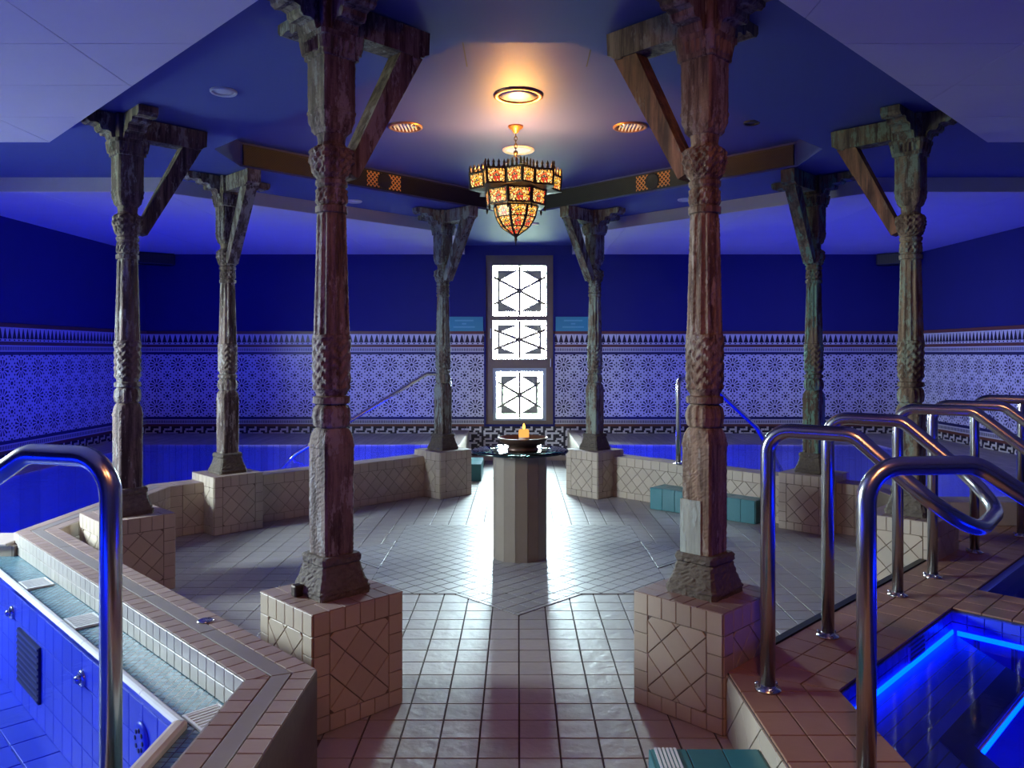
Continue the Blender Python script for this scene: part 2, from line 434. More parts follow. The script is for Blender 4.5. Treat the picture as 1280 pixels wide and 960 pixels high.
def tile_mesh(name, poly, t, b, mat):
    key = (name, mat.name, round(t, 5), tuple((round(x, 4), round(y, 4)) for x, y in poly))
    if key not in TCACHE:
        v, f = tile_data(poly, t, b)
        me = bpy.data.meshes.new(name); me.from_pydata(v, [], f); me.materials.append(mat); TCACHE[key] = me
    return TCACHE[key]
def frame(origin, u, v):
    u = Vector(u).normalized(); v = Vector(v).normalized(); n = u.cross(v)
    m = Matrix((u, v, n)).transposed().to_4x4(); m.translation = Vector(origin); return m
CAMP = Vector((0, 0, 1.5))
def lay(parent, name, cells, region, fr, mat, t=.006, gap=.004, bev=.0015, limit=None, stuff_name=None, minarea=1.2e-4, jitter=.0, world=None):
    """place tiles (convex polygons in the u,v plane of frame fr) clipped to region; at most `limit` as objects, the rest joined"""
    region = ccw(region) if region else None
    todo = []
    for c in cells:
        p = clip(ccw(c), region) if region else ccw(c)
        if not p: continue
        p = inset(p, gap / 2)
        if not p or area2(p) < minarea: continue
        cx = sum(q[0] for q in p) / len(p); cy = sum(q[1] for q in p) / len(p)
        loc = [(q[0] - cx, q[1] - cy) for q in p]
        mm = fr @ Matrix.Translation((cx, cy, random.uniform(-jitter, jitter)))
        todo.append(((((world or Matrix()) @ mm).translation - CAMP).length, loc, mm))
    todo.sort(key=lambda e: e[0])
    lim = len(todo) if limit is None else limit
    for d, loc, mm in todo[:lim]:
        o = bpy.data.objects.new(name, tile_mesh(name, loc, t, bev, mat)); link(o, parent); o.matrix_local = mm
    if len(todo) > lim:
        V, F = [], []
        for d, loc, mm in todo[lim:]:
            v, f = tile_data(loc, t, bev); k = len(V)
            V += [mm @ Vector(q) for q in v]; F += [tuple(i + k for i in q) for q in f]
        o = mesh_obj(stuff_name or name + '_field', V, F, mat, parent); o['kind'] = 'stuff'
    return len(todo)
def rects(x0, x1, y0, y1, w, h, ox=0.0, oy=0.0):
    out = []
    i0, i1 = math.floor((x0 - ox) / w + 1e-6), math.ceil((x1 - ox) / w - 1e-6)
    j0, j1 = math.floor((y0 - oy) / h + 1e-6), math.ceil((y1 - oy) / h - 1e-6)
    for i in range(i0, i1):
        for j in range(j0, j1):
            a, b = ox + i * w, oy + j * h
            out.append([(a, b), (a + w, b), (a + w, b + h), (a, b + h)])
    return out
def rotcells(cells, ang, cx=0.0, cy=0.0):
    c, s = math.cos(ang), math.sin(ang)
    return [[(cx + c * x - s * y, cy + s * x + c * y) for x, y in p] for p in cells]
def even(a, b, n): return [(a + (b - a) * i / n, a + (b - a) * (i + 1) / n) for i in range(n)]
def panel_face(parent, fr, W, H, mat, world=None, bw=.07, limit=None, name='wall_tile', dia=.099):
    """border of small upright tiles round a field of diamond-laid squares"""
    k = max(2, round(W / bw)); cells = []
    th, bh = .088, .066
    for a, b in even(0, W, k): cells += [[(a, H - th), (b, H - th), (b, H), (a, H)], [(a, 0), (b, 0), (b, bh), (a, bh)]]
    bwid = W / k
    for a, b in even(bh, H - th, max(2, round((H - th - bh) / .078))):
        cells += [[(0, a), (bwid, a), (bwid, b), (0, b)], [(W - bwid, a), (W, a), (W, b), (W - bwid, b)]]
    lay(parent, name, cells, None, fr, mat, world=world, limit=limit)
    reg = [(bwid, bh), (W - bwid, bh), (W - bwid, H - th), (bwid, H - th)]
    m_ = max(1, round((W - 2 * bwid) / (dia * R2))); d = (W - 2 * bwid) / m_ / R2
    n = int((W + H) / d) + 3
    g = rotcells(rects(-n * d, n * d, -n * d, n * d, d, d), math.pi / 4, bwid, (bh + H - th) / 2)
    lay(parent, name, g, reg, fr, mat, world=world, limit=limit)
def revolve(name, prof, mat, parent=None, seg=32, smooth=True, loc=(0, 0, 0), cap=True):
    V = []; F = []; n = len(prof)
    for r, z in prof:
        for i in range(seg):
            a = 2 * math.pi * i / seg; V.append((loc[0] + r * math.cos(a), loc[1] + r * math.sin(a), loc[2] + z))
    for k in range(n - 1):
        for i in range(seg):
            j = (i + 1) % seg; F.append((k * seg + i, k * seg + j, (k + 1) * seg + j, (k + 1) * seg + i))
    if cap: F += [tuple(range(seg))[::-1], tuple((n - 1) * seg + i for i in range(seg))]
    return mesh_obj(name, V, F, mat, parent, smooth)
def fillet(pts, rad, seg=7):
    pts = [Vector(p) for p in pts]; out = [pts[0]]; rads = rad if isinstance(rad, (list, tuple)) else [rad] * len(pts)
    for i in range(1, len(pts) - 1):
        rad = rads[i]
        p, a, b = pts[i], pts[i - 1], pts[i + 1]
        da, db = (a - p), (b - p); la, lb = da.length, db.length; da.normalize(); db.normalize()
        ang = da.angle(db)
        if ang > math.pi - .02: out.append(p); continue
        d = min(rad / math.tan(ang / 2), la * .48, lb * .48)
        r = d * math.tan(ang / 2)
        s, e = p + da * d, p + db * d
        c = p + (da + db).normalized() * (r / math.sin(ang / 2))
        vs_, ve = s - c, e - c; tot = vs_.angle(ve); ax = vs_.cross(ve).normalized()
        for k in range(seg + 1): out.append(c + Matrix.Rotation(tot * k / seg, 3, ax) @ vs_)
    out.append(pts[-1]); return out
def tube(name, pts, r, mat, parent=None, seg=16):
    P = [Vector(p) for p in pts]; V = []; F = []
    t0 = (P[1] - P[0]).normalized(); nrm = t0.orthogonal().normalized()
    for i, p in enumerate(P):
        if i == 0: tg = t0
        elif i == len(P) - 1: tg = (P[-1] - P[-2]).normalized()
        else: tg = ((P[i + 1] - p).normalized() + (p - P[i - 1]).normalized()).normalized()
        nrm = (nrm - tg * nrm.dot(tg)).normalized(); bn = tg.cross(nrm)
        for k in range(seg):
            a = 2 * math.pi * k / seg; V.append(p + (nrm * math.cos(a) + bn * math.sin(a)) * r)
    for i in range(len(P) - 1):
        for k in range(seg):
            j = (k + 1) % seg; F.append((i * seg + k, i * seg + j, (i + 1) * seg + j, (i + 1) * seg + k))
    F += [tuple(range(seg))[::-1], tuple((len(P) - 1) * seg + k for k in range(seg))]
    o = mesh_obj(name, V, F, mat, parent, True)
    return o
def path_prism(pts, w):
    """left and right offset polylines of a path (mitred)"""
    P = [Vector((x, y)) for x, y in pts]; L, R = [], []
    for i, p in enumerate(P):
        ds = []
        if i > 0: ds.append((p - P[i - 1]).normalized())
        if i < len(P) - 1: ds.append((P[i + 1] - p).normalized())
        ns = [Vector((-d.y, d.x)) for d in ds]
        n = sum(ns, Vector((0, 0))).normalized(); k = 1 / max(.3, n.dot(ns[0]))
        L.append(tuple(p + n * w / 2 * k)); R.append(tuple(p - n * w / 2 * k))
    return L, R

# ------------------------------------------------------------------ room shell
XL, XR, YB, YF = -5.2, 5.5, 10.9, -1.6
ZW, ZB, ZD, ZTOP = 2.875, 3.0, 3.2, 3.45      # white ceiling, blue ceiling, inner recess, roof
KZ, WZ, DZ, PZ = .42, .36, .375, .25          # kerb, water, far deck, platform
WX0, WX1, WZ0, WZ1 = -.455, .485, .50, 2.865  # window opening

def wall_back():
    w = struct(empty('wall_back', (0, YB, 0)))
    for n, a in (('wall_panel', (XL - .2, WX0, 0, .25, -.8, ZTOP)), ('wall_panel', (WX1, XR + .2, 0, .25, -.8, ZTOP)),
                 ('wall_panel', (WX0, WX1, 0, .25, -.8, WZ0)), ('wall_panel', (WX0, WX1, 0, .25, WZ1, ZTOP))):
        box(n, *a, M['bluepaint'], w)
    return w
wb_ = wall_back()
# left wall with the daylight window that stands beside the photographer
wl = struct(empty('wall_left', (XL, 0, 0)))
for a in ((-.25, 0, YF, 3.6, -.8, ZTOP), (-.25, 0, 4.8, YB, -.8, ZTOP), (-.25, 0, 3.6, 4.8, -.8, 1.3), (-.25, 0, 3.6, 4.8, 2.3, ZTOP)):
    box('wall_panel', *a, M['bluepaint'], wl)
win2 = struct(empty('window_2', (XL, 4.2, 1.8)))
for a in ((-.16, -.08, -.60, -.54, -.50, .50), (-.16, -.08, .54, .60, -.50, .50), (-.16, -.08, -.025, .025, -.44, .44), (-.16, -.08, -.54, .54, -.50, -.44), (-.16, -.08, -.54, .54, .44, .50)):
    box('window_frame', *a, M['bronze'], win2)
wr = struct(box('wall_right', XR, XR + .25, YF, YB, -.8, ZTOP, M['bluepaint']))
struct(box('wall_rear', XL - .2, XR + .2, YF - .2, YF, -.8, ZTOP, M['bluepaint']))
struct(box('roof', XL - .25, XR + .25, YF - .2, YB + .25, ZTOP, ZTOP + .15, M['bluepaint']))
struct(box('foundation', XL - .25, XR + .25, YF - .2, YB + .25, -.95, -.75, M['basin']))
struct(box('lawn', -40, 40, -30, 60, -1.2, -.96, M['asphalt']))

# ---- zellige dado
def bitmap_tile(name, rows, w, h, m0, m1):
    ny, nx = len(rows), len(rows[0]); V, F, I = [], [], []
    for j in range(ny + 1):
        for i in range(nx + 1): V.append((-w / 2 + w * i / nx, h / 2 - h * j / ny, .006))
    for j in range(ny):
        for i in range(nx):
            a = j * (nx + 1) + i; F.append((a, a + nx + 1, a + nx + 2, a + 1)); I.append(1 if rows[j][i] == '#' else 0)
    k = len(V); V += [(-w / 2, -h / 2, 0), (w / 2, -h / 2, 0), (w / 2, h / 2, 0), (-w / 2, h / 2, 0)]
    me = bpy.data.meshes.new(name); me.from_pydata(V, [], F); me.materials.append(m0); me.materials.append(m1)
    for p, i in zip(me.polygons, I): p.material_index = i
    return me
MEANDER = ['############', '#...##..#..#', '#.#.##.##.##', '..#....#...#', '###.##.###.#', '..#.##.#...#', '#.####...###', '#......##..#', '############'][:9]
MEANDER = ["##..########..######",
           "##..########..######",
           "....###.......###...",
           "....###.......###...",
           "######..####..##..##",
           "######..####..##..##",
           "..........######....",
           "..........######....",
           "##..######..####..##",
           "##..######..####..##"]
me_meander = bitmap_tile('meander_tile', MEANDER, .286, .135, M['tw'], M['td'])
def merlon_tile():
    w, h, n = .286, .145, 4; V = [(-w / 2, -h / 2, .006), (w / 2, -h / 2, .006), (w / 2, h / 2, .006), (-w / 2, h / 2, .006)]
    F = [(0, 1, 2, 3)]; I = [0]
    for i in range(n):
        cx = -w / 2 + w * (i + .5) / n; a = len(V)
        V += [(cx - .033, -.045, .0075), (cx + .033, -.045, .0075), (cx + .026, -.02, .0075), (cx + .004, .062, .0075), (cx - .004, .062, .0075), (cx - .026, -.02, .0075)]
        F.append(tuple(range(a, a + 6))); I.append(1)
        a = len(V); V += [(cx - .012, -.066, .0075), (cx + .012, -.066, .0075), (cx + .012, -.051, .0075), (cx - .012, -.051, .0075)]
        F.append(tuple(range(a, a + 4))); I.append(1)
    me = bpy.data.meshes.new('merlon_tile'); me.from_pydata(V, [], F); me.materials.append(M['tw']); me.materials.append(M['td'])
    for p, i in zip(me.polygons, I): p.material_index = i
    return me
me_merlon = merlon_tile()
me_ros = tile_mesh('rosette_tile', [(-.144, -.144), (.144, -.144), (.144, .144), (-.144, .144)], .006, .001, M['rosette'])
def dado(parent, fr, length, skip=None, low_rows=None):
    """fr: x along the wall, y up, z out of the wall; origin on the wall at z=0"""
    T = .29; n = int(length / T) + 1
    segs = skip or [(0, length)]
    for s0, s1 in segs:
        for nm, z0, z1, mt, th in (('tile_strip', 1.763, 1.802, 'redband', .012), ('tile_strip', 1.578, 1.612, 'redband', .01), ('tile_strip', .471, .505, 'redband', .01),
                                   ('tile_strip', 1.478, 1.511, 'blueband', .008), ('tile_strip', .572, .606, 'blueband', .008),
                                   ('dash_strip', 1.511, 1.578, 'dash', .006), ('dash_strip', .505, .572, 'dash', .006)):
            h = (z1 - z0) / 2
            v, f = box_data(-(s1 - s0) / 2, (s1 - s0) / 2, -h, h, 0, th)
            o = mesh_obj(nm, v, f, M[mt], parent); o.matrix_local = fr @ Matrix.Translation(((s0 + s1) / 2, (z0 + z1) / 2, 0))
        # bedding behind the tiles
        v, f = box_data(s0, s1, .0, 1.763, -.002, .003); o = mesh_obj('tile_bedding', v, f, M['blueband'], parent); o.matrix_local = fr.copy()
        k = int(round((s1 - s0) / T)); 
        t_ = (s1 - s0) / k; sc = t_ / T
        for i in range(k):
            x = s0 + (i + .5) * t_
            for z in (1.333, 1.042, .751):
                o = bpy.data.objects.new('rosette_tile', me_ros); link(o, parent)
                o.matrix_local = fr @ Matrix.Translation((x, z, 0)) @ Matrix.Diagonal((sc, 1, 1, 1))
            o = bpy.data.objects.new('merlon_tile', me_merlon); link(o, parent); o.matrix_local = fr @ Matrix.Translation((x, 1.688, 0)) @ Matrix.Diagonal((sc, 1, 1, 1))
            o = bpy.data.objects.new('meander_tile', me_meander); link(o, parent); o.matrix_local = fr @ Matrix.Translation((x, .403, 0)) @ Matrix.Diagonal((sc, 1, 1, 1))
fb = frame((XL, 0, 0), (1, 0, 0), (0, 0, 1))      # normal = -y
dado(wb_, fb, XR - XL, [(0, WX0 - XL), (WX1 - XL, XR - XL)])
for i in range(5):                                   # meander field under the window
    for j in range(3):
        o = bpy.data.objects.new('meander_tile', me_meander); link(o, wb_)
        o.matrix_local = fb @ Matrix.Translation((-XL - .573 + .286 * i, .403 - .135 * j if (j or abs(i - 2) < 2) else .403, .0015 if not j else 0))
v, f = box_data(-.7, .7, -.03, 0, .0, .065); mesh_obj('skirting_strip', v, f, M['nosing'], wb_)
fl = frame((0, 5.39, 0), (0, 1, 0), (0, 0, 1))     # left wall: normal must be +x
dado(wl, fl, YB - 5.39)
frr = frame((XR, YB, 0), (0, -1, 0), (0, 0, 1))    # right wall: normal -x
dado(wr, frr, 5.22)

# ---- window in the back wall
win = struct(empty('window_1', (0, YB, 0)))
yo0, yo1 = .06, .14
fx0, fx1 = WX0, WX1; cxw = .5 * (fx0 + fx1)
for a in ((fx0, fx0 + .095, WZ0, WZ1), (fx1 - .095, fx1, WZ0, WZ1), (fx0 + .095, fx1 - .095, WZ1 - .14, WZ1), (fx0 + .095, fx1 - .095, 1.285, 1.415), (fx0 + .095, fx1 - .095, WZ0, WZ0 + .05), (fx0 + .095, fx1 - .095, 1.955, 2.02)):
    box('window_frame', a[0], a[1], yo0 - .03, yo1, a[2], a[3], M['bronze'], win)
box('window_casing', fx0 - .025, fx0, -.012, .05, WZ0 - .03, WZ1 + .02, M['bluepaint'], win); box('window_casing', fx1, fx1 + .025, -.012, .05, WZ0 - .03, WZ1 + .02, M['bluepaint'], win)
def sash(z0, z1, pale=False):
    x0, x1 = fx0 + .095, fx1 - .095
    if pale:
        for a in ((x0, x0 + .05, z0, z1), (x1 - .05, x1, z0, z1), (x0 + .05, x1 - .05, z1 - .05, z1), (x0 + .05, x1 - .05, z0, z0 + .03)):
            box('sash_frame', a[0], a[1], .05, .11, a[2], a[3], M['paleframe'], win)
        x0 += .05; x1 -= .05; z0 += .03; z1 -= .05
    box('glass_pane', x0, x1, .098, .102, z0, z1, M['glass'], win)
    xa, xb, za, zb = x0 + .065, x1 - .065, z0 + .06, z1 - .06
    cx, cz = (x0 + x1) / 2, (z0 + z1) / 2; hw = (xb - xa) / 2 - .035; hh = (zb - za) / 2
    hexp = [(cx, cz + hh), (cx + hw, cz + hh * .5), (cx + hw, cz - hh * .5), (cx, cz - hh), (cx - hw, cz - hh * .5), (cx - hw, cz + hh * .5)]
    def plate(nm, poly, y0, y1, m_):
        p = ccw(poly); n = len(p); V = [(x, y0, z) for x, z in p] + [(x, y1, z) for x, z in p]
        F = [tuple(range(n)), tuple(range(2 * n - 1, n - 1, -1))] + [(i, i + n, (i + 1) % n + n, (i + 1) % n) for i in range(n)]
        return mesh_obj(nm, V, F, m_, win)
    for sx in (-1, 1):
        X = cx + sx * (xb - xa) / 2
        for sz in (-1, 1):
            Z = cz + sz * (zb - za) / 2
            plate('spandrel', [(cx, Z), (X, Z), (X, cz + sz * hh * .5), (cx + sx * hw, cz + sz * hh * .5)], .086, .096, M['spandrel'])
        plate('spandrel_strip', [(X, cz + hh * .5), (X, cz - hh * .5), (cx + sx * hw, cz - hh * .5), (cx + sx * hw, cz + hh * .5)], .086, .096, M['spandrel'])
    for k in range(6):
        a, b = Vector((cx, .085, cz)), Vector((hexp[k][0], .085, hexp[k][1]))
        d = b - a; b2 = b + d.normalized() * (.10 if k not in (0, 3) else .055)
        tube('lattice_bar', [a, b2], .019, M['bronze'], win, 6)
    c = revolve('lattice_boss', [(.03, 0), (.03, .01), (.015, .02)], M['bronze'], win, 12); c.rotation_euler = (math.pi / 2, 0, 0); c.location = (cx, .085, cz)
sash(2.02, WZ1 - .14); sash(1.415, 1.955); sash(WZ0 + .05, 1.285, True)
box('window_handle', fx0 + .06, fx0 + .075, .0, .03, 1.70, 1.84, M['white'], win, .004)
box('window_handle', fx1 - .04, fx1 - .028, .0, .03, 1.30, 1.42, M['white'], win, .004)

# ------------------------------------------------------------------ ceiling
CY = 5.88
ceil = struct(empty('ceiling', (0, 0, ZW)))
def white_ceiling(poly, name='ceiling_board'):
    prism(name, poly, 0.004, .30, M['fascia'], ceil)
    fr = Matrix(((1, 0, 0, 0), (0, -1, 0, 0), (0, 0, -1, .004), (0, 0, 0, 1)))
    reg = ccw([(x, -y) for x, y in poly])
    cells = rects(-6.5, 6.5, -12, 2.5, 1.06, .54, -2.0, -3.47)
    # convex pieces of the region
    return reg, fr, cells
a_, e_ = .75, 3.065
NL = [(XL, YF), (-a_, YF), (-a_, CY - 3.1), (-e_, CY - .78), (XL, CY - .78)]
FL = [(XL, CY + .79), (-e_, CY + .79), (-a_, CY + 3.1), (-a_, YB), (XL, YB)]
NR = [(XR, YF), (a_, YF), (a_, CY - 3.1), (e_, CY - .78), (XR, CY - .78)]
FR = [(XR, CY + .79), (e_, CY + .79), (a_, CY + 3.1), (a_, YB), (XR, YB)]
for P_ in (NL, FL, NR, FR):
    reg, fr, cells = white_ceiling(P_)
    lay(ceil, 'ceiling_panel', cells, reg, fr, M['whiteceil'], t=.004, gap=.004, bev=.001)
# blue ceiling with the deep octagonal recess
RR, HH, OY = 2.24, .27, 6.01
octo = [(-HH, OY - RR), (HH, OY - RR), (RR, OY - HH), (RR, OY + HH), (HH, OY + RR), (-HH, OY + RR), (-RR, OY + HH), (-RR, OY - HH)]
outer = [(XL, YF), (XR, YF), (XR, YB), (XL, YB)]
loops = [[Vector((x, y, 0)) for x, y in outer], [Vector((x, y, 0)) for x, y in octo]]
tr = tessellate_polygon(loops); allv = outer + octo; n8 = 8
V = [(x, y, ZB - ZW) for x, y in allv] + [(x, y, ZD - ZW) for x, y in octo]
F = []
for a, b, c in tr:
    ar = (allv[b][0] - allv[a][0]) * (allv[c][1] - allv[a][1]) - (allv[c][0] - allv[a][0]) * (allv[b][1] - allv[a][1])
    F.append((a, c, b) if ar > 0 else (a, b, c))
mesh_obj('blue_soffit', V[:12], F, M['blueceil'], ceil)
V2 = [(x, y, ZB - ZW) for x, y in octo] + [(x, y, ZD - ZW) for x, y in octo]
mesh_obj('recess_side', V2, [(i, (i + 1) % 8, (i + 1) % 8 + 8, i + 8) for i in range(8)], M['blueceil'], ceil)
mesh_obj('recess_top', [(x, y, ZD - ZW) for x, y in octo], [tuple(range(8))[::-1]], M['blueceil'], ceil)
box('hatch_gap', -.308, .408, 4.192, 4.628, ZD - ZW - .003, ZD - ZW + .01, M['black'], ceil)
hatch = box('access_hatch', -.30, .40, 4.2, 4.62, ZD - ZW - .006, ZD - ZW + .01, M['blueceil'], ceil)

def vent(a, b, label):
    A, B = Vector((*a, ZB + .015)), Vector((*b, ZB + .015)); d = (B - A); L = d.length; d.normalize()
    up = Vector((0, 0, 1)); n = d.cross(up)
    if n.dot(Vector((0, CY, 0)) - Vector((A.x, A.y, 0))) < 0: A, B = B, A; d = -d; n = d.cross(up)
    root = empty('air_vent'); root.matrix_world = frame(A, d, up); tag(root, label, 'vent', 'vents in the ceiling recess')
    h = .165
    for q in ((.02, L - .02, 0, .012), (.02, L - .02, h - .012, h), (.02, .034, .012, h - .012), (L - .034, L - .02, .012, h - .012)):
        box('vent_frame', q[0], q[1], q[2], q[3], .0, .016, M['black'], root)
    mid = L * .5
    for s0, s1, mt in ((.034, mid - .19, 'grille'), (mid - .19, mid + .19, 'litmesh'), (mid + .19, L - .034, 'grille')):
        v, f = box_data(-(s1 - s0) / 2, (s1 - s0) / 2, -h / 2 + .012, h / 2 - .012, .001, .009)
        o = mesh_obj('vent_mesh', v, f, M[mt], root); o.location = ((s0 + s1) / 2, h / 2, 0)
    c = revolve('speaker_cone', [(.075, .0), (.075, .02), (.06, .022), (.03, .012), (.0005, .016)], M['black'], root, 24); c.location = (mid, h / 2, 0)
vent(octo[6], octo[5], 'dark mesh air vent in ceiling recess, on the side over the sloping pool rail')
vent(octo[4], octo[3], 'dark mesh air vent in ceiling recess, on the side over the turquoise step')

def downlight(x, y, z, r, label, lit=None, ring='steel'):
    root = empty('ceiling_downlight', (x, y, z)); tag(root, label, 'light', 'recessed downlights')
    revolve('trim_ring', [(r, 0), (r, -.008), (r * .93, -.014), (r * .80, -.010), (r * .78, -.001)], M[ring], root, 28, cap=False)
    revolve('lens', [(r * .79, -.003), (r * .4, -.006), (.0005, -.007)], M[lit or 'white'], root, 28)
    if lit == 'chrome':
        for k in range(-3, 4):
            w = math.sqrt(max(0, .72 ** 2 - (k * .2) ** 2)) * r
            box('louvre', k * .2 * r - .004, k * .2 * r + .004, -w, w, -.014, -.004, M['white'], root)
downlight(0, 5.15, ZD, .165, 'large round downlight in recess, orange glow beside it', ring='copper')
downlight(0, 6.53, ZD, .135, 'round white downlight in recess between lantern chain and window', 'lamplens', 'white')
downlight(-.85, CY - .02, ZD, .13, 'louvred round downlight in recess on the gutter pool side of the lantern', 'chrome', 'copper')
downlight(.84, CY - .02, ZD, .13, 'louvred round downlight in recess on the handrail side of the lantern', 'chrome', 'copper')
downlight(-1.69, 4.47, ZB, .075, 'small white flush downlight on blue ceiling above the gutter kerb', 'white', 'white')
downlight(-1.62, 7.70, ZB, .075, 'small white flush downlight on blue ceiling above the far pool rail', 'white', 'white')
downlight(1.63, 7.62, ZB, .075, 'small white flush downlight on blue ceiling above the turquoise step', 'white', 'white')
downlight(.18, 9.05, ZB, .06, 'small white flush downlight on blue ceiling before the window', 'lamplens', 'white')
downlight(1.72, 5.75, ZD, .06, 'small black fitting in the ceiling recess', 'black', 'black')

# ------------------------------------------------------------------ pavilion floor
floor = struct(empty('floor'))
slab = [(-.7, YF), (.84, YF), (.84, 3.06), (2.93, 5.15), (2.93, 6.40), (.80, 8.53), (.80, YB), (-.80, YB), (-.80, 8.53), (-2.93, 6.40), (-2.93, 4.75), (-.7, 2.55)]
prism('floor_slab', slab, -.75, -.008, M['grout'], floor)
def inside_floor(x, y):
    a = abs(x)
    if y > 8.4: return a < .82
    if y < 3.1: return -.74 < x < .86 and y > 1.5 or (x < 0 and (a + CY - y) < 4.0 and x > -.74)
    if x < 0: return a < 2.9 and a + CY - y < 4.0 and a + (y - CY) < 3.38
    return a < 2.9 and a + CY - y < 3.74 and a + (y - CY) < 3.38
PEDS = [(-.80, 3.34), (.80, 3.35), (-2.49, 4.97), (2.50, 4.97), (-2.49, 6.68), (2.53, 6.68), (-.80, 8.27), (.81, 8.27)]
tw = .154; cells = []
for c in rects(-3.1, 3.1, 1.5, 10.9, tw, .15, .003, 2.886 - .15 * 12):
    cx, cy = (c[0][0] + c[2][0]) / 2, (c[0][1] + c[2][1]) / 2
    if not inside_floor(cx, cy): continue
    if any(abs(cx - px) + abs(cy - py) < .14 for px, py in PEDS): continue
    dx, dy = abs(cx), abs(cy - (CY - .06))
    if max(dx, dy) < .97 - .1 or dx + dy < 1.37 - .16: continue
    cells.append(c)
# the cells round the star are cut along its outline
lay(floor, 'floor_tile', cells, None, frame((0, 0, -.008), (1, 0, 0), (0, 1, 0)), M['floor'], t=.008, gap=.007, bev=.0009, limit=300, stuff_name='floor_tiles_far', jitter=.0003)
SC = CY - .06
sq = [(-.97, SC - .97), (.97, SC - .97), (.97, SC + .97), (-.97, SC + .97)]
base_star = []
for k in range(16):
    a = -math.pi / 2 + k * math.pi / 8
    r = 1.372 if k % 2 == 0 else .97 / math.cos(math.pi / 8)
    base_star.append((r * math.cos(a), SC + r * math.sin(a)))
prism('star_bed', base_star, -.006, .0015, M['grout'], floor)
d_ = .104
g = rotcells(rects(-2.2, 2.2, -2.2, 2.2, d_, d_), math.pi / 4, 0, SC)
pieces = []
for reg in [sq] + [[(q * math.cos(t_) - 0, 0) for q in ()] for t_ in ()]:
    for c in g:
        p = clip(ccw(c), ccw(reg))
        if p: pieces.append(p)
tip = 1.372; b_ = .97; hw_ = tip - b_
for k in range(4):
    T = rotcells([[(-hw_, -b_), (0, -tip), (hw_, -b_)]], k * math.pi / 2, 0, SC)[0]
    for c in g:
        p = clip(ccw(c), ccw(T))
        if p: pieces.append(p)
lay(floor, 'star_tile', pieces, None, frame((0, 0, .0015), (1, 0, 0), (0, 1, 0)), M['star'], t=.002, gap=.006, bev=.0008, limit=120, stuff_name='star_tiles_far')
tag([o for o in floor.children if o.name.startswith('star_tile')][0], None)

# ------------------------------------------------------------------ kerbs round the pavilion
def kerb(name, pts, w, tiles_in=(), lay_top=True, outer_side=None):
    L, R = path_prism(pts, w)
    root = struct(empty(name))
    prism('kerb_core', L + R[::-1], -.75, KZ - .008, M['groutp'], root)
    return root, L, R
KL = [(-.795, YF), (-.795, 2.62), (-2.93, 4.75), (-2.93, 6.36), (-.80, 8.49), (-.80, YB)]
KW = .215
kl, LL, LR = kerb('kerb_left', KL, KW)           # path runs away from the camera: L = pool side, R = floor side
KR = [(XR, 5.75), (2.93, 5.75), (2.93, 6.36), (.80, 8.49), (.80, YB)]
kr, RL, RRr = kerb('kerb_right', KR, KW)         # L = floor side
def seg_frame(a, b, z):
    u = Vector((b[0] - a[0], b[1] - a[1], 0)); L = u.length; u.normalize(); v = Vector((0, 0, 1)).cross(u)
    return frame((a[0], a[1], z), u, v), L
def top_rows(root, A, B, A2, B2, n, row=.075, step=.078, strip=True, single=False):
    """tiles across a kerb segment between edge A-B and edge A2-B2 (parallel), mitred at the ends"""
    quad = [A, B, B2, A2]
    fr, L = seg_frame(A, B, KZ - .008)
    inv = fr.inverted()
    reg = [tuple((inv @ Vector((x, y, KZ - .008)))[:2]) for x, y in quad]
    reg = ccw(reg)
    ys = sorted(p[1] for p in reg); y0, y1 = ys[0], ys[-1]; xs = [p[0] for p in reg]
    xa, xb = min(xs), max(xs)
    rows = [(y0, y0 + row), (y1 - row, y1)] if not single else [(y0, (y0 + y1) / 2), ((y0 + y1) / 2, y1)]
    cells = []
    for r0, r1 in rows:
        for p, q in even(xa, xb, max(1, round((xb - xa) / step))): cells.append([(p, r0), (q, r0), (q, r1), (p, r1)])
    lay(root, 'kerb_tile', cells, reg, fr, M['kerb'], t=.008, gap=.004)
    if not single and strip:
        cells = [[(p, y0 + row), (q, y0 + row), (q, y1 - row), (p, y1 - row)] for p, q in even(xa, xb, max(1, round((xb - xa) / .62)))]
        lay(root, 'kerb_strip', cells, reg, fr, M['grey'], t=.008, gap=.005)
for i in range(0, 5):
    A, B, A2, B2 = LR[i], LR[i + 1], LL[i], LL[i + 1]
    if i == 0: A = (A[0], 1.3); A2 = (A2[0], 1.3)
    top_rows(kl, A, B, A2, B2, i, single=i > 2, step=.078 if i < 2 else .15)
for i in range(0, 4): top_rows(kr, RL[i], RL[i + 1], RRr[i], RRr[i + 1], i, single=True, step=.15)
def face(root, A, B, z0, z1, mat, mode='panel', name='kerb_face_tile'):
    """tiles on the vertical face seen with A left and B right"""
    u = Vector((B[0] - A[0], B[1] - A[1], 0)); L = u.length
    fr = frame((A[0], A[1], z0), u, (0, 0, 1))
    if mode == 'panel': panel_face(root, fr, L, z1 - z0, mat, name=name, bw=.1 if L > 1 else .07, dia=.1)
    else:
        w, h = mode; cells = []
        for p, q in even(0, L, max(1, round(L / w))):
            for r, s in even(0, z1 - z0, max(1, round((z1 - z0) / h))): cells.append([(p, r), (q, r), (q, s), (p, s)])
        lay(root, name, cells, None, fr, mat)
